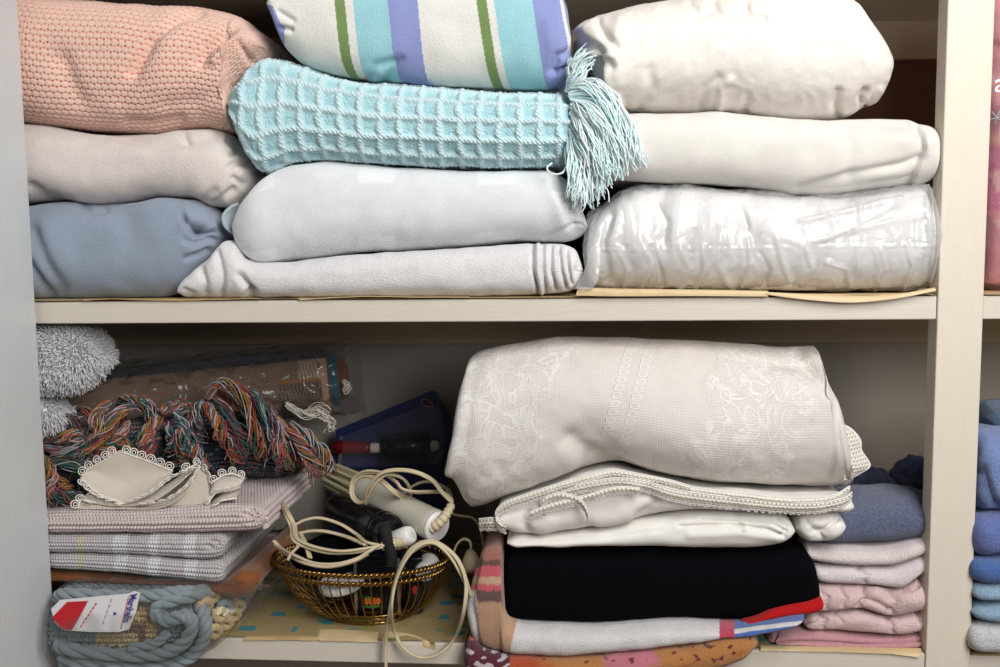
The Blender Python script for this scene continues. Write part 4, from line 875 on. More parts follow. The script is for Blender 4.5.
col[pat & (dd > 1.5) & chk] = L((84, 74, 78)); col[pat & (dd > 1.5) & ~chk] = L((140, 116, 96)); col[pat & (dd < 1.34) & chk & (ss > .9)] = L((206, 182, 156)); col[(ss > .975) & ~navy] = L((196, 160, 132))
rr_ = m.build('rolled_rug', M['rug_roll'], uv=uv, col=col.reshape(-1, 3))
tag(rr_, 'brown and navy woven rug rolled in a clear sleeve behind the fringed rag rug', 'rug')
def ring(name, r0, r1, s0, s1, mat, arc=(0, 2*np.pi)):
    m = MB(); a = np.linspace(arc[0], arc[1], 48); P = lambda r, q: A0+ax*(AL*q)+(r*np.cos(a))[:, None]*au+(r*np.sin(a))[:, None]*av
    m.grid(np.stack([P(r1, s0), P(r1, s1-.004), P(r1-.001, s1), P(r0+.001, s1), P(r0, s1-.004), P(r0, s0)], 1)); return m.build(name, mat, rr_)
ring('roll_layer', .030, .0375, .97, 1.005, M['yarn_rust']); ring('roll_layer', .024, .036, .95, 1.035, M['yarn_teal']); ring('roll_layer', .0165, .0265, .95, 1.065, M['yarn_rust']); ring('roll_layer', .010, .0185, .95, 1.072, M['rug_roll'] if False else M['yarn_rust'])
tassel('fringe_tuft', [(286, 404, .17), (296, 411, .165), (308, 414, .162), (322, 410, .165), (334, 421, .168)], 16, rr_, [M['lace_thread'], M['napkin']], rad=.005, thr=.0007, flare=1.2, wig=.004)
tassel('fringe_tuft', [(318, 408, .17), (322, 416, .165), (330, 424, .165), (332, 432, .165)], 12, rr_, [M['lace_thread'], M['napkin']], rad=.004, thr=.0007, flare=1.2, wig=.004)
tassel('fringe_tuft', [(344, 380, .19), (347, 385, .186), (346, 390, .186), (350, 386, .186)], 8, rr_, [M['lace_thread']], rad=.003, thr=.0006, flare=1.2, wig=.003)
n, k = 120, 80; s = np.linspace(-.02, 1.12, n); th = np.linspace(0, 2*np.pi, k)
nn = noise(np.stack(np.broadcast_arrays(s[:, None]*12, np.cos(th)[None]*2.2+s[:, None]*3, np.sin(th)[None]*2.2), -1)); n3 = noise(np.stack(np.broadcast_arrays(s[:, None]*26, np.cos(th)[None]*4, np.sin(th)[None]*4+7), -1))
rad = .0465+.006*(.35-2*np.abs(nn))+.002*(.35-2*np.abs(n3)); rad = rad*(1-.0*s[:, None]); rad = np.maximum(rad, .0425)
fl_ = np.clip((s-1.03)/.09, 0, 1)[:, None]
G = A0+ax*(s*AL)[:, None, None]+rad[..., None]*(np.cos(th)[None, :, None]*au*(1-.35*0*fl_[..., None])+np.sin(th)[None, :, None]*av*(1-.7*fl_[..., None]))
m = MB(); m.grid(G); m.build('plastic_sleeve', M['clear'], rr_)
# ------------------------------------------------------------------ wire basket and what lies in it
BC = ground(371, 610, ZL+.003); BY = BC[1]
RC = at(361, 556, BY); RZ = RC[2]; RR0 = .098
bk = thing('wire_basket', (BC[0], BY, .002), 'round gold wire basket full of hair tools and cords on the bottom shelf', 'basket')
def circ(cx, cy, z, r, n=160, tilt=0, oval=.66): a = np.linspace(0, 2*np.pi, n, endpoint=False); return np.stack([cx+r*np.cos(a), cy+oval*r*np.sin(a), z+tilt*np.sin(a)+0*a], -1)
def rope(c, r, name, k=2, pitch=.010):
    t, Nn, B = frames(c, True); L_ = np.linalg.norm(c-np.roll(c, 1, 0), axis=1).sum(); s = np.linspace(0, 1, len(c), endpoint=False); tw = round(L_/pitch); m = MB()
    up = np.array([0, 0, 1.0])
    for j in range(k):
        a = 2*np.pi*(s*tw+j/k); out = np.cross(t, up); m.tube(c+up*(np.sin(a)*r*.6)[:, None]+out*(np.cos(a)*r*.6)[:, None], r*.62, 5, closed=True)
    return m.build(name, M['gold'], bk)
rope(circ(RC[0], BY, RZ, RR0, 420), .0028, 'rope_rim'); rope(circ(RC[0], BY, RZ-.010, RR0*.955, 400), .0026, 'rope_rim')
for zz, r in ((.0035, .049), (.0125, .054)):
    m = MB(); m.tube(circ(BC[0], BY, zz, r, oval=.8), .0019 if zz < .01 else .0012, 6, closed=True); m.build('base_ring', M['gold'], bk)
m = MB()
for q in np.linspace(-.042, .042, 9):
    w = math.sqrt(.049**2-q**2); m.tube(np.array([[BC[0]-w, BY+q*.8, .003], [BC[0]+w, BY+q*.8, .003]]), .001, 5)
m.build('base_grid', M['gold'], bk)
NW = 52
for i in range(NW):
    a = 2*np.pi*i/NW; ca, sa = math.cos(a), math.sin(a); s = np.linspace(0, 1, 14)
    r = .049+(RR0*.965-.049)*np.sin(s*np.pi/2)**.85; z = .0035+(RZ-.0035)*s**1.15; cx = BC[0]+(RC[0]-BC[0])*s
    m = MB(); m.tube(np.stack([cx+r*ca, BY+(.8-.14*s)*r*sa, z], -1), .00085, 5); m.build('wire', M['gold'], bk)
# black gift boxes standing in the basket
def obox(c, ax_, ay_, az_, sx, sy, sz, bev=.001):
    m = MB(); m.box((-sx/2, -sy/2, 0), (sx/2, sy/2, sz), bev=bev); V = m.v[0]; m.v[0] = c+V[:, :1]*ax_+V[:, 1:2]*ay_+V[:, 2:3]*az_; return m
def yaw(a): a = math.radians(a); return np.array([math.cos(a), math.sin(a), 0]), np.array([-math.sin(a), math.cos(a), 0]), np.array([0, 0, 1.0])
fz = .0052
c1 = np.array([BC[0]+.012, BY-.010, fz]); X_, Y_, Z_ = yaw(4)
bx = obox(c1, X_, Y_, Z_, .046, .030, .066).build('gift_box', M['black_pl']); tag(bx, 'black box with silver edges and an orange print standing inside the wire basket', 'box')
for sx in (-1, 1):
    mm = obox(c1+X_*(sx*.0235)-Y_*.0135, X_, Y_, Z_, .0035, .0045, .066, .0005); mm.build('silver_edge', M['silver'], bx)
fp = c1-Y_*.0156
def decal(par, c, pts, name, mat):
    P = np.array([c+X_*a+Z_*b for a, b in pts]); n = len(pts); m = MB(); m.add(np.vstack([P, P+Y_*.0004]), [list(range(n))[::-1]]+[[i, (i+1) % n, n+(i+1) % n, n+i] for i in range(n)]); m.build(name, mat, par, smooth=False)
def blob(cx, cz, rx, rz, n=12, w=.15): return [(cx+rx*math.cos(q)*(1+w*math.sin(3*q)), cz+rz*math.sin(q)*(1+w*math.cos(5*q))) for q in np.linspace(0, 2*np.pi, n, endpoint=False)]
for k in range(4): decal(bx, fp, blob(-.012+k*.0042, .018, .0026, .0042), 'printed_fruit', M['logo_o'])
decal(bx, fp-Y_*.0003, blob(-.007, .012, .009, .0016, 18, .4), 'printed_leaves', M['logo_g']); decal(bx, fp-Y_*.0003, blob(-.011, .0225, .004, .0012, 14, .4), 'printed_leaves', M['logo_g']); decal(bx, fp-Y_*.0003, blob(-.006, .006, .008, .0006, 14, .2), 'printed_line', M['gold']); decal(bx, fp-Y_*.0003, blob(-.006, .004, .0065, .0006, 14, .2), 'printed_line', M['gold'])
c2 = np.array([BC[0]+.055-.012, BY+.004, fz]); X_, Y_, Z_ = yaw(12)
bx2 = obox(c2-np.array([-.006, 0, 0]), X_, Y_, Z_, .018, .030, .062).build('gift_box', M['black_pl']); tag(bx2, 'narrow black box with a small red print inside the wire basket, under the white cap', 'box')
decal(bx2, c2-np.array([-.006, 0, 0])-Y_*.0156, blob(.0, .026, .003, .005), 'printed_fruit', M['logo_r'])
# white ring-shaped reel on its side at the basket's near side
lidc = at(342, 583, BY-.030); m = MB(); a = np.linspace(0, 2*np.pi, 40)
m.lathe(lidc+np.array([0, 0.0, -.004]), lidc+np.array([-.001, -.001, .0045]), [(0, .021), (0, .0235), (.15, .0248), (.85, .0248), (1, .0235), (1.05, .021), (1.0, .012)], 40)
o = m.build('plastic_lid', M['tool2']); tag(o, 'round white plastic lid lying under the rope rim inside the wire basket', 'lid')
m = MB(); p = at(429, 563, BY+.012); q = at(424, 573, BY-.014)
m.lathe(p, q, [(0, .009), (0, .0125), (.08, .0125), (.9, .0110), (1, .0100), (1, .007), (.9, .006), (.9, .0035), (1.04, .003)], 28)
o = m.build('bottle_cap', M['tool2']); tag(o, 'white ridged plastic cap poking through the side of the wire basket', 'cap')
# dark pouch filling the top of the basket
m = MB(); n1, n2_ = 60, 30; th = np.linspace(0, 2*np.pi, n1, endpoint=False); ph = np.linspace(-np.pi/2, np.pi/2, n2_)
cc = np.array([RC[0]-.034, BY+.010, RZ-.006]); d = np.stack(np.broadcast_arrays(np.cos(ph)[None]*np.cos(th)[:, None], np.cos(ph)[None]*np.sin(th)[:, None], np.sin(ph)[None]+0*th[:, None]), -1)
G = cc+d*np.array([.046, .034, .022])*(1+.25*noise(d*2.3+4)[..., None]); m.grid(G, cu=True, flip=True)
o = m.build('drawstring_pouch', M['black_cloth']); tag(o, 'soft black pouch lying under the cream cords in the wire basket', 'pouch')
# ivory hair iron
a0, a1 = at(332, 476, BY+.075), at(437, 526.5, BY-.052); axv = a1-a0
tool = thing('hair_iron', tuple(a0*.5+a1*.5-np.array([0, 0, .02])), 'ivory electric hair iron with a vented barrel lying across the top of the wire basket', 'hair iron')
m = MB(); m.lathe(a0+axv*.30, a1, [(0, .0135), (.0, .0165), (.06, .0182), (.12, .0178), (.5, .0172), (.93, .0168), (.97, .0172), (.99, .0162), (1.0, .0150), (1.0, .0)], 40); m.build('handle', M['tool'], tool)
m = MB(); m.lathe(a0+axv*.985, a1+axv*.012, [(0, .0160), (.0, .0166), (.7, .0166), (1, .0150), (1, 0)], 40); m.build('end_cap', M['tool2'], tool)
m = MB(); m.lathe(a0, a0+axv*.32, [(0, .004), (0, .0105), (1, .0105)], 28); m.build('barrel', M['olive'], tool)
t_ = axv/np.linalg.norm(axv); u_ = np.cross(t_, [0, 0, 1.0]); u_ /= np.linalg.norm(u_); w_ = np.cross(u_, t_)
for k in range(12):
    q = 2*np.pi*k/12; off = (u_*math.cos(q)+w_*math.sin(q)); m = MB()
    P = np.array([a0+off*.0115, a0+axv*.30+off*.0135]); e1 = np.cross(t_, off)*.0013
    V = [P[0]-e1, P[0]+e1, P[1]+e1, P[1]-e1]; V = np.array(V+[v+off*.0045 for v in V]); m.add(V, [[0, 1, 2, 3], [4, 7, 6, 5], [0, 4, 5, 1], [1, 5, 6, 2], [2, 6, 7, 3], [3, 7, 4, 0]]); m.build('rib', M['olive'], tool, smooth=False)
sp = pxpath([(431, 528, BY-.058), (440, 522, BY-.060), (447, 513, BY-.056), (452, 504, BY-.05)], 40); m = MB(); s = np.linspace(0, 1, 40)
m.tube(sp, .0058-.0022*s+.0010*(np.sin(s*2*np.pi*7) > 0), 12); m.build('cord_sleeve', M['cord'], tool)
def cord(mb, pts, n=160, r=.00155, closed=False):
    sq = lambda d: d if d > -.05 or BY+d < .0 else -.05+(d+.05)*.45
    c = pxpath([(x, y, BY+sq(d)) for x, y, d in pts], n, closed); mb.tube(c, r, 7, closed=closed, off=(r*.92, 0)); mb.tube(c, r, 7, closed=closed, off=(-r*.92, 0))
m = MB()
cord(m, [(452, 505, -.05), (451, 498, -.045), (440, 492, -.04), (415, 492, -.035), (402, 489, -.035), (396, 482, -.034), (384, 474, -.028), (366, 472, -.018), (354, 480, -.01), (352, 494, -.012), (358, 502, -.02), (366, 500, -.028), (374, 486, -.038), (386, 475, -.040), (402, 478, -.036), (410, 490, -.020), (408, 502, .006)], 260)
cord(m, [(366, 503, -.024), (368, 488, -.036), (380, 474, -.044), (396, 470, -.046), (415, 472, -.048), (432, 480, -.050), (442, 492, -.052), (452, 502, -.050)], 160)
cord(m, [(352, 498, -.01), (354, 484, -.008), (364, 476, -.014), (380, 480, -.03), (392, 490, -.036), (402, 498, -.02), (404, 506, .006)], 120)
cord(m, [(396, 502, .05), (410, 488, .04), (424, 482, .04), (438, 484, .04), (448, 490, .03), (452, 500, .02)], 80)
m.build('cord', M['cord'], tool)
# black hair dryer
b0, b1 = at(336, 508, BY+.02), at(394, 535, BY-.048)
dry = thing('hair_dryer', tuple(b0*.5+b1*.5-np.array([0, 0, .02])), 'glossy black hair styler with a thick braided cord lying in the wire basket', 'hair styler')
m = MB(); m.lathe(b0, b0+(b1-b0)*.78, [(0, .004), (0, .0165), (.06, .0185), (.5, .0195), (.62, .0185), (.66, .0200), (.92, .0195), (.96, .0175), (1, .0170)], 36); m.build('body', M['black_pl'], dry)
m = MB(); m.lathe(b0+(b1-b0)*.76, b1, [(0, .0165), (.06, .0198), (.22, .0205), (.3, .0190), (.36, .0202), (.7, .0195), (.92, .0172), (1, .0130), (1, .0)], 36); m.build('end_collar', M['black_pl'], dry)
m = MB(); c = pxpath([(384, 526, BY-.056), (386, 534, BY-.064), (389, 546, BY-.070), (392, 556, BY-.074), (391, 566, BY-.076)], 60); s = np.linspace(0, 1, 60)
m.tube(c, .0062-.0008*s+.0007*np.sin(s*90), 12); m.build('cord', M['black_br'], dry)
# loose cream cord coiled on the pouch, with its plug
cd = thing('coiled_cord', tuple(at(320, 548, BY-.07)), 'cream twin cord coiled loosely over the left rim of the wire basket', 'cord')
m = MB()
cord(m, [(283, 503, -.02), (288, 513, -.05), (294, 525, -.07), (297, 538, -.08), (312, 546, -.092), (338, 551, -.098), (362, 549, -.094), (382, 545, -.088)], 160)
cord(m, [(282, 505, -.02), (287, 516, -.05), (292, 528, -.07), (294, 540, -.08), (306, 547, -.088), (330, 553, -.094), (358, 552, -.092), (383, 547, -.087)], 160)
cord(m, [(293, 526, -.066), (305, 520, -.06), (320, 518, -.056), (340, 524, -.06), (356, 534, -.072), (366, 542, -.084), (384, 546, -.086)], 140)
cord(m, [(274, 541, -.060), (281, 548, -.074), (294, 555, -.09), (314, 563, -.104), (336, 564, -.108), (356, 559, -.105), (370, 551, -.1), (378, 546, -.094)], 160)
cord(m, [(275, 544, -.060), (284, 552, -.076), (304, 563, -.1), (328, 567, -.108), (352, 562, -.107), (368, 554, -.1)], 140)
cord(m, [(288, 537, -.06), (304, 532, -.06), (322, 531, -.062), (344, 536, -.07), (366, 545, -.086)], 120)
cord(m, [(300, 545, -.085), (292, 553, -.088), (288, 560, -.09)], 40); cord(m, [(300, 533, -.06), (306, 545, -.08), (310, 558, -.095)], 60)
m.build('cord_loops', M['cord'], cd)
m = MB(); p0, p1 = at(382, 546, BY-.067), at(405, 541, BY-.063); s = np.linspace(0, 1, 40)
m.tube(p0+(p1-p0)*s[:, None], .0042+.0022*s+.0009*(np.sin(s*2*np.pi*6) > 0)*(s < .7), 12); m.build('plug_sleeve', M['cord'], cd)
m = MB(); m.lathe(at(392, 542, BY-.05), at(412, 534, BY-.06), [(0, .006), (0, .009), (.2, .0105), (.75, .0105), (.95, .009), (1, .007), (1, 0)], 28); m.build('plug', M['tool2'], cd)
# hanging loops over the front of the shelf
hc = thing('hanging_cord', tuple(at(430, 640, -.012)), 'cream twin cord hanging in a big loop over the near rim of the wire basket', 'cord')
m = MB(); q = lambda P: [(x, y, Y-BY) for x, y, Y in P]
cord(m, q([(388, 700, -.014), (386, 668, -.014), (386, 640, -.012), (391, 602, BY-.105), (397, 575, BY-.112), (408, 556, BY-.112), (424, 545, BY-.105), (440, 545, BY-.104), (455, 556, BY-.104), (465, 576, BY-.106), (470, 592, BY-.1), (472, 597, BY-.09)]), 240)
cord(m, q([(470, 594, BY-.1), (464, 580, BY-.11), (450, 556, BY-.11), (434, 543, BY-.108), (418, 546, BY-.112), (404, 562, BY-.116), (395, 584, BY-.118), (391.5, 608, BY-.12), (394, 630, -.010), (404, 648, -.013), (421, 657.5, -.014), (440, 653, -.013), (455, 637, -.010), (463.5, 612, BY-.12), (466, 584, BY-.116), (459, 562, BY-.112), (446, 548, BY-.108), (430, 541, BY-.106), (412, 548, BY-.110), (400, 566, BY-.112)]), 420)
m.build('cord_loops', M['cord'], hc)
lc = thing('loose_cord', tuple(ground(470, 590, .001)), 'thin cream cord with a small plug drooping between the wire basket and beach towel', 'cord')
m = MB(); cord(m, [(452, 514, .03), (462, 516, .03), (473, 518, .03), (480, 528, .028), (484, 548, .02), (486, 566, .015)], 90, .0013); cord(m, [(452, 560, .0), (456, 546, .0), (463, 539, 0), (470, 542, 0), (471, 552, 0)], 80, .0013); m.build('cord_loops', M['cord'], lc)
m = MB(); m.lathe(at(470, 550, BY), at(472, 572, BY-.012), [(0, .003), (.0, .004), (.3, .008), (.5, .010), (.9, .0085), (1, .006), (1, 0)], 20); m.build('plug', M['cord'], lc)
# brush in its blister pack leaning on the back panel
pk_pts = [(336, 430), (432, 390.5), (437.5, 393), (451.5, 421), (451, 462), (449, 470)]
YP = YB-.055
def card_at(px, py, off=0.0):      # the card's plane leans back from the shelf to the panel
    P0 = at(390, 430, YP); nrm = np.array([0, -1, .10]); nrm /= np.linalg.norm(nrm); d = MR@np.array([(px-500)/F, -(py-333.5)/F, -1.0])
    return CAM+d*(np.dot(P0+nrm*off-CAM, nrm)/np.dot(d, nrm))
pts = [card_at(x, y) for x, y in pk_pts]
e0 = ground(0, 0, 0) if False else None
lowr = pts[-1]+(pts[-1]-pts[-2])*0; 
P_bl, P_br = card_at(322, 560), card_at(432, 560)
def tofloor(P): q = P.copy(); k = (.0012-P[2]); q[2] = .0012; q[1] -= -k*.10*-1 if False else 0; return q
poly = pts[:6]+[tofloor(card_at(440, 570)), tofloor(card_at(328, 570))]
m = MB(); fr_ = np.array(poly); n = len(poly); m.add(np.vstack([fr_, fr_+np.array([0, .0012, 0])]), [list(range(n)), list(range(2*n-1, n-1, -1))]+[[(i+1) % n, i, n+i, n+(i+1) % n] for i in range(n)])
pack = m.build('brush_pack', M['card'], smooth=False); tag(pack, 'blue blister pack with a round hairbrush leaning on the back panel behind the basket', 'brush pack')
cb = MB(); a = card_at(333, 447, .014); b = card_at(371, 448, .014)
cb.lathe(a, b, [(0, .003), (.03, .007), (.2, .0092), (.6, .0085), (.9, .0072), (1, .0065)], 20); cb.build('brush_handle', M['brush_red'], pack)
c = card_at(371, 448, .014); d = card_at(381.5, 448, .014); m = MB(); m.lathe(c, d, [(0, .0065), (.1, .0072), (.8, .0066), (1, .0055)], 20); m.build('ferrule', M['brush_white'], pack)
e = card_at(381, 448, .014); f = card_at(431, 446, .014); m = MB(); m.lathe(e, f, [(0, .006), (.02, .0115), (.98, .0115), (1, .006)], 24); br = m.build('brush_barrel', M['black_pl'], pack)
g = card_at(439.5, 445.5, .014); m = MB(); m.lathe(f, g, [(0, .006), (.2, .0075), (.6, .0070), (.9, .0045), (1, .001)], 20); m.build('brush_tip', M['brush_white'], pack)
m = MB(); t_ = (f-e)/np.linalg.norm(f-e); u1 = np.cross(t_, [0, 0, 1.0]); u1 /= np.linalg.norm(u1); w1 = np.cross(u1, t_)
for i in range(24):
    for j in range(14):
        q = 2*np.pi*(j+.5*(i % 2))/14; off = u1*math.cos(q)+w1*math.sin(q); p = e+(f-e)*(.03+.94*i/23); m.tube(np.array([p+off*.010, p+off*.0200]), .0004, 3, cap=False)
tag(m.build('bristles', M['bristle'], pack), None, kind='stuff')
bl = [(338, 436), (428, 402), (440, 404), (446, 424), (446, 458), (440, 466), (336, 470)]
n = len(bl); R0 = np.array([card_at(x, y, .001) for x, y in bl]); ctr = R0.mean(0); R1 = np.array([card_at(x, y, .026) for x, y in bl]); c1_ = R1.mean(0); R1i = c1_+(R1-c1_)*.93
m = MB(); m.add(np.vstack([R0, R1i]), [[i, (i+1) % n, n+(i+1) % n, n+i] for i in range(n)]+[list(range(n, 2*n))]); m.build('blister', M['clear_thick'], pack, smooth=False)
lp_ = [card_at(427+5.2*math.cos(q)*1.1, 403+3.4*math.sin(q)+1.5*math.cos(q), .0012) for q in np.linspace(0, 2*np.pi, 24, endpoint=False)]
m = MB(); m.tube(np.array(lp_), .0006, 5, closed=True); m.build('printed_oval', M['logo_o'], pack)
# ------------------------------------------------------------------ lower shelf, right piles
# floral towel at the bottom
def flo_col(x, y, U, V, fr):
    n1 = noise(np.stack([x*.03, y*.06, 0*x], -1)); n2_ = noise(np.stack([x*.11, y*.16, 0*x+3], -1)); out = np.zeros(x.shape+(3,)); out[:] = L((190, 130, 74))
    xo = x; x = x+16*noise(np.stack([x*.06, y*.08, 0*x+9], -1)); sm = lambda a, b, t: np.clip((t-a)/(b-a), 0, 1)[..., None]
    def over(m_, c): out[:] = out*(1-m_)+L(c)*m_
    over(1-sm(536, 558, x), (186, 84, 48)); over(sm(600, 608, x)*(1-sm(648, 658, x)), (206, 124, 136)); over(sm(.1, .5, n1)*sm(652, 670, x), (170, 96, 50)); x = xo
    out[(n2_ > .34) & (x > 690) & (x < 742)] = L((104, 50, 56)); out[(n2_ > .5) & (x > 540)] = L((120, 56, 56)); b = (x < 510) & (y > 640); out[b] = L((92, 40, 56)); out[b & (n2_ > .18)] = L((206, 190, 190)); return out
o = bundle('bath_towel', [(463, 660), (466, 646), (470, 641), (482, 650), (508, 656.5), (560, 658.5), (600, 656.5), (644, 652.5), (700, 645), (735, 637.5), (752, 637), (760, 643)], [(463, 664), (470, 680), (500, 686), (560, 688), (660, 680), (712, 670), (744, 659), (756, 650), (760, 646)],
       M['terry_pat'], yf=-.036, ry=.02, yb=.26, yref=-.026, floor=.0022, backdrop=.003, endL=12, endR=22, ed=.02, nu=230, nf=60, paint=flo_col, nz=((.0016, 26), (.0007, 80)))[0]
tag(o, 'orange and rust floral towel hanging over the shelf front, undermost of the towel pile', 'towel')
def beach_col(x, y, U, V, fr):
    out = np.zeros(x.shape+(3,)); out[:] = L((232, 228, 226)); n = 2.2*noise(np.stack([x*.2, y*.2, 0*x], -1))
    yy = y+n; xx = x+n; l = (x+1.0*noise(np.stack([x*.5, y*.5, 0*x], -1)) < 518-(y-615)*.22) & (xx > 477-(yy < 590)*6); out[l] = L((206, 164, 132))
    out[l & (yy < 560)] = L((168, 110, 96)); out[l & (yy > 566) & (yy < 577)] = L((206, 96, 106)); out[l & (yy > 577) & (yy < 584)] = L((206, 172, 140)); out[l & (yy > 584) & (yy < 590)] = L((214, 104, 112)); out[l & (yy > 590) & (yy < 602)] = L((112, 88, 84))
    out[l & (yy > 560) & (yy < 566)] = L((112, 80, 74)); out[(x > 719.5) & (x < 734.5) & (y > 600)] = L((206, 74, 100))
    r = x >= 734.5; w = (y-(625-(x-735)*.12)); out[r & (w < 4)] = L((88, 120, 190)); out[r & (w > 9-.02*(x-735))] = L((88, 120, 190)); out[r & (w > 14)] = L((232, 228, 226)); return out
o = bundle('beach_towel', [(466, 604), (470, 588), (476, 566), (484, 552), (494, 548.5), (500, 551), (502.2, 575), (503, 612), (509, 623), (522, 627.5), (595, 629.5), (680, 625.5), (739, 627), (783, 620), (806, 615.5)], [(466, 612), (469, 634), (478, 647), (492, 652), (515, 655), (560, 656.5), (600, 654.5), (644, 650.6), (700, 643), (735, 636.5), (780, 628), (800, 621.5), (806, 617.5)],
       M['terry_pat'], yf=-.030, ry=.022, yb=.26, yref=-.02, floor=.018, backdrop=.008, endL=16, endR=14, ed=.02, nu=330, nf=80, paint=beach_col, nz=((.0016, 22), (.0006, 80)), feats=[('c', [(478, 560), (472, 600), (478, 646)], 2.5, -.003), ('c', [(506, 612), (500, 632), (492, 650)], 8, .001)])[0]
tag(o, 'white beach towel with blue and pink stripes and a tan side under the black cloth', 'towel')
o = bundle('folded_cloth', [(502.5, 586), (504.5, 556), (512, 549), (600, 549), (680, 551), (750, 551), (798, 548), (806, 550), (816, 564), (820.5, 590)], [(502.5, 592), (504, 615), (511, 624), (595, 627), (680, 623), (739, 624), (783, 617.6), (812, 613), (819, 607), (820.5, 596)], M['black_cloth'], yf=-.010, ry=.04, yb=.25, yref=0.0, endL=10, endR=22, ed=.014, nu=180, nf=70, p=2.8, nz=((.0018, 16), (.0005, 60)),
       feats=[('c', [(506, 556), (560, 553), (700, 555)], 5, -.001)])[0]
tag(o, 'black folded cloth with a red hem showing, under the white cotton cloths', 'cloth')
bundle('red_hem', [(742, 621), (756, 615.5), (769, 608), (790, 602), (812, 598.5), (821, 597.5), (822, 600)], [(742, 621.8), (783, 616), (812, 612), (820, 609.5), (822, 604)], M['red_cloth'], o, yf=-.0145, ry=.018, yb=.02, yref=-.004, endL=6, endR=6, ed=.004, nu=70, nf=24, nb=3, nz=((.0008, 30),))
# plain cotton cloth, two plump folds, and the crochet-edged cloth over it
cl = thing('cotton_cloth', tuple(at(650, 546, .08)), 'plain cream cotton cloth folded on the black cloth, its end rolled into two plump folds', 'cloth')
bundle('fold', [(507, 541), (514, 537.5), (564, 535), (614, 528), (650, 519), (690, 513.5), (750, 512.5), (782, 515), (791, 521), (795, 529)], [(507, 543), (518, 547.5), (600, 547), (680, 549), (750, 549), (780, 545), (790, 539), (795, 532)], M['cream_cloth'], cl, yf=-.014, ry=.026, yb=.24, yref=-.004, endL=10, endR=16, ed=.01, nu=190, nf=70, nz=((.0018, 18), (.0008, 50)),
       feats=[('c', [(680, 526), (730, 524), (768, 529), (781, 535)], 1.6, -.006), ('c', [(700, 519), (740, 521), (772, 523), (786, 531)], 1.4, -.004), ('c', [(776, 518), (787, 526), (784, 537)], 1.8, -.004), ('c', [(690, 535), (740, 533), (776, 538)], 4, .002), ('c', [(520, 541), (600, 538), (660, 530)], 3, -.001), ('c', [(742, 522), (747, 526), (744, 529)], 1.6, .003)])
bundle('fold', [(796.5, 526), (800, 516), (812, 512.5), (826, 512), (838, 514.5), (845, 520), (847, 526)], [(796.5, 530), (802, 539), (812, 543.5), (828, 543.5), (838, 540), (845, 533), (847, 528)], M['cream_cloth'], cl, yf=-.012, ry=.03, yb=.22, yref=-.002, endL=12, endR=14, ed=.014, nu=80, nf=70, nz=((.001, 30),), feats=[('d', 818, 533, 9, 7, -.007), ('c', [(806, 520), (816, 530), (822, 540)], 2.5, -.004), ('c', [(838, 518), (828, 526), (822, 534)], 2.5, -.004)])
cr = thing('crochet_cloth', tuple(at(650, 530, .08)), 'white cloth with crochet-edged borders between the lace tablecloth and the plain cotton cloth', 'cloth')
bundle('fold', [(494, 523), (499, 510), (512, 503), (530, 496), (565, 484), (590, 477), (613, 473), (640, 478), (685, 488), (730, 493), (800, 498), (840, 497), (850, 500), (853, 506)], [(494, 525), (503, 531), (521, 536.5), (564, 533.5), (614, 526.5), (650, 517), (690, 511.5), (750, 510.5), (790, 511), (820, 510.5), (842, 512), (850, 510), (853, 508)], M['cream_cloth_b'], cr, yf=-.016, ry=.03, yb=.23, backdrop=.006, yref=-.006, endL=12, endR=10, ed=.012, nu=220, nf=80, nz=((.002, 18), (.0008, 50)),
       feats=[('c', [(640, 515), (664, 500), (680, 490)], 7, -.006), ('c', [(690, 510), (720, 504), (780, 504)], 5, -.003), ('c', [(540, 505), (548, 520), (540, 532)], 9, .003), ('c', [(528, 512), (524, 524), (530, 534)], 4, -.004), ('c', [(600, 526), (630, 516), (646, 504)], 8, .004), ('c', [(560, 500), (590, 500), (630, 490)], 3, -.002)])
def ribbon(pts, w0, w1, name, par, ruff=.0022, seed=0, up=(0, -.35, 1.0)):
    n = 220; c = pxpath(pts, n); s = np.linspace(0, 1, n); Ls = np.concatenate([[0], np.cumsum(np.linalg.norm(np.diff(c, axis=0), axis=1))]); k = 7; G = np.zeros((n, k, 3)); u = np.array(up, float); u /= np.linalg.norm(u)
    nz_ = noise(np.stack([Ls*60, Ls*0+seed, Ls*0], -1)); sc = .0010*np.abs(np.sin(Ls*np.pi/.007))
    for j in range(k):
        q = j/(k-1); w = np.interp(s, [0, .5, 1], [w0, w1, w0])
        G[:, j] = c-u*(q*w+sc*q)[:, None]+np.array([0, -1, 0])*(.004*math.sin(q*np.pi)*.6+ruff*nz_*q)[:, None]*1.0
    uv = np.stack(np.broadcast_arrays(Ls[:, None], np.linspace(0, w1, k)[None]), -1).reshape(-1, 2); m = MB(); m.grid(G); o_ = m.build(name, M['crochet'], par, uv=uv)
    e = MB(); t, Nn, B = frames(c); b = G[:, -1]; nn = int(Ls[-1]/.0036)
    e.tube(b, .0007, 5); e.tube(c, .0008, 5)
    for i in range(nn):
        j = int((i+.5)/nn*(n-1)); a = np.linspace(0, np.pi, 7); tt = t[j]; e.tube(b[j]+np.cos(a)[:, None]*tt*.0019-np.sin(a)[:, None]*u*.0024, .00055, 4, cap=False)
    e.build('picot_edge', M['cream_cloth_b'], o_); return o_
ribbon([(560, 489, -.022), (590, 482, -.024), (618, 478, -.026), (645, 481, -.026), (668, 488, -.026), (690, 492, -.026), (730, 497, -.026), (780, 502, -.026), (815, 503, -.026), (843, 498, -.022), (852, 492, -.016)], .008, .012, 'crochet_edging', cr, seed=1)
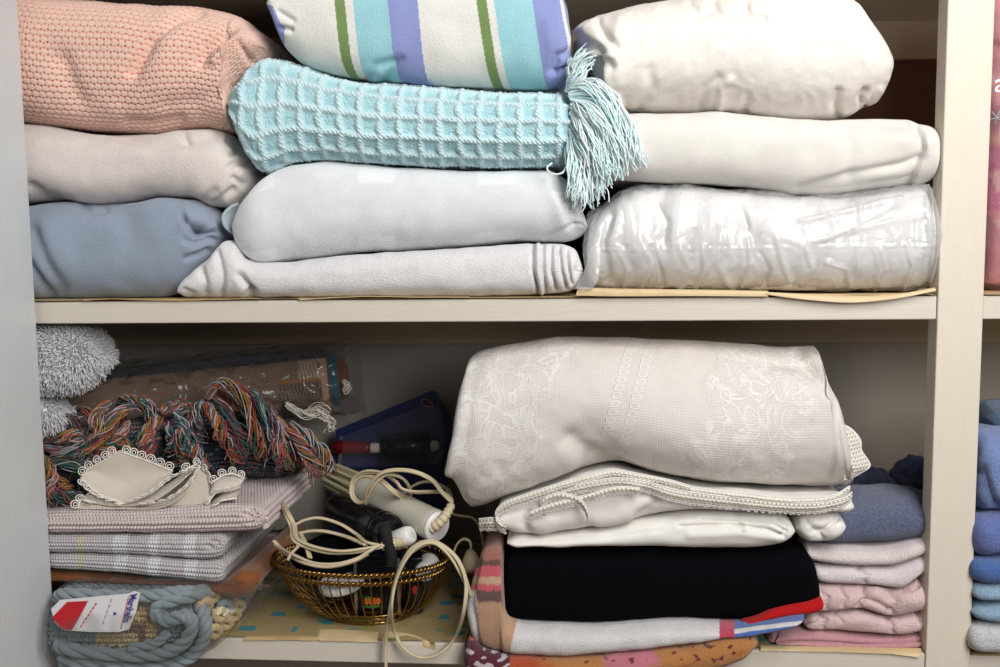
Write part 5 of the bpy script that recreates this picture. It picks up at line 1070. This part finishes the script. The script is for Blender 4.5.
ribbon([(503, 524, -.022), (496, 517, -.02), (498, 508, -.02), (510, 500, -.022), (530, 493, -.024), (560, 483, -.026), (590, 475, -.024), (614, 470, -.022), (640, 474, -.024), (670, 480, -.026), (690, 486, -.026)], .006, .009, 'crochet_edging', cr, seed=7)
ribbon([(546, 511, -.020), (541, 504, -.022), (546, 497, -.024), (558, 493, -.025), (572, 495, -.027), (582, 501, -.029), (587, 510, -.028), (588, 517, -.026)], .005, .007, 'crochet_edging', cr, seed=13)
ribbon([(530, 512, -.024), (548, 505, -.026), (566, 500, -.026), (590, 494, -.027), (616, 487, -.028), (640, 488, -.028)], .005, .007, 'crochet_edging', cr, seed=19)
ribbon([(479, 519, -.008), (488, 518, -.014), (497, 518, -.016), (506, 522, -.018)], .012, .013, 'crochet_edging', cr, seed=23)
ribbon([(690, 487, -.024), (740, 493, -.026), (790, 498, -.026), (830, 496, -.024), (850, 486, -.018)], .007, .008, 'crochet_edging', cr, seed=29)
# lace tablecloth
lc_, G, N, _ = bundle('lace_tablecloth', [(446.5, 471), (450, 452), (455, 412), (461, 378), (468, 362), (485, 353), (520, 346), (556, 341), (590, 340), (625, 341), (685, 345), (756, 350), (800, 351), (823, 351), (826, 368), (836, 386), (842, 404), (845, 440), (851, 466)], [(446.5, 474), (455, 491), (462, 507), (470, 515), (495, 506.5), (520, 497), (565, 480), (590, 471.5), (613, 468), (640, 473.5), (685, 483), (730, 488), (800, 492.5), (844, 492), (850, 484), (851, 472)],
       M['lace'], yf=-.020, ry=.085, yb=.23, backdrop=.035, yref=.02, endL=40, endR=22, ed=.035, nu=300, nf=150, nz=((.004, 8), (.0016, 26), (.0006, 70)), p=2.2,
       feats=[('c', [(606, 468), (588, 456), (570, 440)], 10, -.008), ('c', [(613, 470), (602, 452), (590, 436)], 18, -.006), ('d', 540, 470, 50, 18, .005, -18), ('d', 700, 440, 60, 30, .005), ('c', [(469, 362), (462, 400), (454, 452), (450, 472)], 5, .004), ('c', [(800, 352), (815, 372), (832, 392)], 6, -.006), ('c', [(800, 346), (822, 350)], 4, -.004), ('c', [(770, 360), (800, 362), (812, 368)], 7, -.004), ('f', [(826, 352), (838, 396), (848, 470)], .002, 20), ('c', [(460, 500), (480, 480), (500, 470)], 8, -.002)])
tag(lc_, 'large white lace tablecloth folded on top of the cotton cloths', 'tablecloth')
m = MB(); e0 = pxpath([(842, 424, .02), (852, 430, .02), (860, 440, .02), (861, 450, .02), (868, 461, .02), (869, 467, .018), (860, 473, .018), (851, 478, .014)], 50); e1 = pxpath([(838, 424, .012), (840, 434, .006), (842, 444, .004), (843, 452, .002), (844, 460, .0), (844, 468, .0), (844, 474, .0), (844, 480, .0)], 50)
G = np.stack([e1, e1*.5+e0*.5+np.array([0, -.003, 0]), e0], 1); sheet(m, G); Vn = np.vstack(m.v); co_ = m.build('lace_corner', M['crochet'], lc_, uv=np.stack([Vn[:, 0]*1.1, Vn[:, 2]*1.1], -1)); ee = MB(); ee.tube(e0, .0011, 6); ee.build('scalloped_hem', M['cream_cloth_b'], co_)
# pale pink towels and the blue-grey towel above
def stack(name, top, bot, mat, label, **k):
    kw = dict(yf=.008, ry=.02, yb=.25, yref=.018, endL=8, endR=14, ed=.01, nu=130, nf=50, nz=((.0016, 24), (.0004, 70))); kw.update(k)
    return tag(bundle(name, top, bot, mat, **kw)[0], label, 'towel')
stack('hand_towel', [(768, 640), (774, 634), (800, 630), (830, 631), (857, 634), (893, 636.5), (915, 634), (923, 633), (926, 640)], [(768, 644), (778, 652), (800, 652.5), (857, 650.5), (900, 648), (920, 646.5), (926, 643)], M['pp5'], 'dusty pink towel folded thin, undermost of the pink stack by the upright', floor=.0022, feats=[('c', [(770, 643), (800, 641), (860, 643), (922, 640)], 1.5, -.005), ('c', [(776, 634), (772, 642), (778, 650)], 2, -.003)])
stack('hand_towel', [(804, 622), (810, 616), (822, 612), (857, 608.5), (887, 616), (912, 613), (924, 611), (929, 617)], [(804, 624), (809, 628), (830, 630), (857, 632), (893, 634.5), (920, 630.5), (929, 622)], M['pp4'], 'pale pink towel with bulging folds, second from the bottom of the pink stack', feats=[('c', [(818, 612), (826, 620), (822, 630)], 2.5, -.004), ('c', [(886, 616), (893, 626), (893, 634)], 2.5, -.004), ('c', [(806, 622), (816, 618), (824, 622)], 2, -.003), ('d', 855, 620, 22, 7, .004), ('c', [(916, 612), (920, 622)], 2, -.003), ('c', [(834, 612), (842, 622)], 2, -.002)])
stack('hand_towel', [(806, 598), (812, 588), (822, 585), (863, 586.5), (899, 590), (910, 584), (917, 579.5), (926, 590), (932, 602)], [(806, 602), (812, 608), (822, 610.5), (857, 606.5), (887, 614), (912, 611), (927, 608), (932, 604)], M['pp3'], 'crumpled pale pink towel in the middle of the pink stack, one end curling up', yf=.004, feats=[('c', [(862, 588), (866, 598), (858, 607)], 2.5, -.006), ('c', [(840, 588), (846, 598), (843, 606)], 2.5, -.004), ('c', [(820, 590), (828, 598), (826, 608)], 3, -.004), ('c', [(866, 598), (880, 604), (890, 612)], 3, -.004), ('c', [(888, 592), (896, 602), (892, 612)], 3, -.004), ('d', 908, 600, 14, 8, .006), ('d', 876, 594, 8, 6, .005), ('c', [(902, 591), (912, 589), (920, 584)], 2.5, -.005)])
stack('hand_towel', [(812, 572), (816, 565), (830, 565), (887, 567.5), (908, 561), (921, 555), (930, 562), (934, 568)], [(812, 575), (816, 581), (830, 583.5), (863, 584.8), (899, 588), (912, 580), (924, 572), (934, 570)], M['pw2'], 'white towel with a pink tinge, second from the top of the pink stack', feats=[('c', [(858, 566), (868, 576), (864, 584)], 2.5, -.004), ('d', 868, 577, 6, 5, .003)])
stack('hand_towel', [(803, 550), (808, 546), (830, 547), (845, 547), (870, 548), (899, 545), (912, 541), (924, 538), (934, 546)], [(803, 553), (810, 560), (830, 564), (887, 566), (908, 559.5), (924, 553), (934, 549)], M['pw1'], 'white towel on top of the pink stack, right under the blue-grey towel', feats=[('c', [(812, 552), (850, 556), (890, 556)], 3, -.001)])
bt = stack('bath_towel', [(806, 530), (815, 512), (830, 502), (850, 494), (880, 492), (920, 496), (940, 504), (952, 522)], [(806, 534), (818, 544.5), (845, 546), (870, 547), (899, 544), (921, 537.5), (940, 534), (952, 526)], M['blue_terry'], 'blue-grey terry towel slumped on top of the pink stack', yf=.012, ry=.07, yref=.04, yb=.15, endL=20, endR=20, ed=.02, nf=80, nz=((.004, 16), (.0018, 40)), backdrop=.018)
def lump(name, c, r, mat, label, seed, cat='towel'):
    th = np.linspace(0, 2*np.pi, 70, endpoint=False); ph = np.linspace(-np.pi/2, np.pi/2, 36); d = np.stack(np.broadcast_arrays(np.cos(ph)[None]*np.cos(th)[:, None], np.cos(ph)[None]*np.sin(th)[:, None], np.sin(ph)[None]+0*th[:, None]), -1)
    G = c+d*np.array(r)*(1+.22*noise(d*1.6+seed)+.12*(.3-2*np.abs(noise(d*2.4+seed*2))))[..., None]; m = MB(); m.grid(G, cu=True, flip=True); return tag(m.build(name, mat), label, cat)
lump('washcloth', at(868, 494, .20), (.032, .042, .032), M['navy_terry'], 'dark blue washcloth crumpled on the blue-grey towel, beside the lace tablecloth', 2.0, 'washcloth')
lump('washcloth', at(914, 488, .20), (.026, .042, .038), M['navy_terry'], 'dark blue washcloth crumpled on the blue-grey towel, close to the upright', 5.0, 'washcloth')
# blue stack beyond the upright
def rb(y0, y1, xl, mat, label, name='bath_towel', **k):
    kw = dict(yf=-.018, ry=.03, yb=.10, yref=-.004, endL=14, endR=14, ed=.012, nu=80, nf=60, nz=((.003, 20), (.0018, 50))); kw.update(k); ym = (y0+y1)/2; h = (y1-y0)/2
    return tag(bundle(name, [(xl, ym-h*.12), (xl+1.5, ym-h*.5), (xl+5, ym-h*.82), (xl+12, y0+1), (xl+40, y0), (xl+110, y0+1), (xl+140, y0+h*.5), (xl+146, ym-1)], [(xl, ym+h*.12), (xl+1.5, ym+h*.5), (xl+5, ym+h*.82), (xl+12, y1-1), (xl+40, y1), (xl+110, y1-1), (xl+140, y1-h*.5), (xl+146, ym+1)], mat, **kw)[0], label, 'towel')
rb(622, 652.5, 967, M['b6'], 'off-white terry towel, undermost of the blue pile beyond the upright', floor=.0022)
rb(602, 621, 971, M['b5'], 'pale blue terry towel just above the off-white one beyond the upright'); rb(583, 601, 972, M['b5'], 'pale blue terry towel just under the deep blue one beyond the upright')
rb(557.5, 582, 970, M['b4'], 'deep blue terry towel in the middle of the pile beyond the upright'); rb(516, 556.5, 973, M['b3'], 'violet-blue terry towel above the deep blue one beyond the upright'); rb(434, 515, 979, M['b2'], 'thick light blue terry towel near the top of the pile beyond the upright', ry=.045, feats=[('c', [(982, 470), (992, 500), (1000, 512)], 5, -.006)]); rb(402, 433, 984, M['b1'], 'dark teal-grey towel on top of the blue pile beyond the upright', yf=.04, yref=.06)
# ------------------------------------------------------------------ camera, light
cam = bpy.data.cameras.new('camera'); cam.sensor_width = 36; cam.lens = F*36/1000; cam.clip_start = .02
co = bpy.data.objects.new('camera', cam); COL.objects.link(co)
import mathutils
mw = mathutils.Matrix([[*MR[0], CAM[0]], [*MR[1], CAM[1]], [*MR[2], CAM[2]], [0, 0, 0, 1]]); co.matrix_world = mw; S.camera = co
def area(name, loc, aim, size, power, col=(1, 1, 1)):
    li = bpy.data.lights.new(name, 'AREA'); li.shape = 'RECTANGLE'; li.size, li.size_y = size; li.energy = power; li.color = col
    o = bpy.data.objects.new(name, li); COL.objects.link(o); o.location = loc
    d = mathutils.Vector(aim)-mathutils.Vector(loc); o.rotation_euler = d.to_track_quat('-Z', 'Y').to_euler(); return o
area('window_light', (.62, -1.03, 1.02), (.05, .0, .40), (.55, 1.15), 24.5, (1, .985, .96))
w = bpy.data.worlds.new('room_light'); w.use_nodes = True; S.world = w
bg = w.node_tree.nodes['Background']; bg.inputs[0].default_value = (.93, .96, 1, 1); bg.inputs[1].default_value = .075
S.view_settings.view_transform = 'Standard'; S.view_settings.look = 'None'; S.view_settings.gamma = 1; S.view_settings.exposure = 0; S.view_settings.use_curve_mapping = False
# ------------------------------------------------------------------ repeats that belong together
for o in list(S.objects):
    lb = o.get('label', '')
    if o.parent or not lb: continue
    base = o.name.split('.')[0]
    if base == 'hand_towel': o['group'] = 'towels in the pink stack'
    elif base == 'bath_towel' and 'beyond the upright' in lb: o['group'] = 'towels in the blue pile'
    elif base == 'napkin': o['group'] = 'lace-edged napkins'
    elif base == 'washcloth': o['group'] = 'dark blue washcloths'
    elif base == 'gift_box': o['group'] = 'black boxes in the basket'
    elif base == 'shelf_board': o['group'] = 'cupboard shelf boards'
    elif base == 'shelf_liner': o['group'] = 'shelf papers'
    elif base == 'fleece_blanket': o['group'] = 'folded fleece blankets'
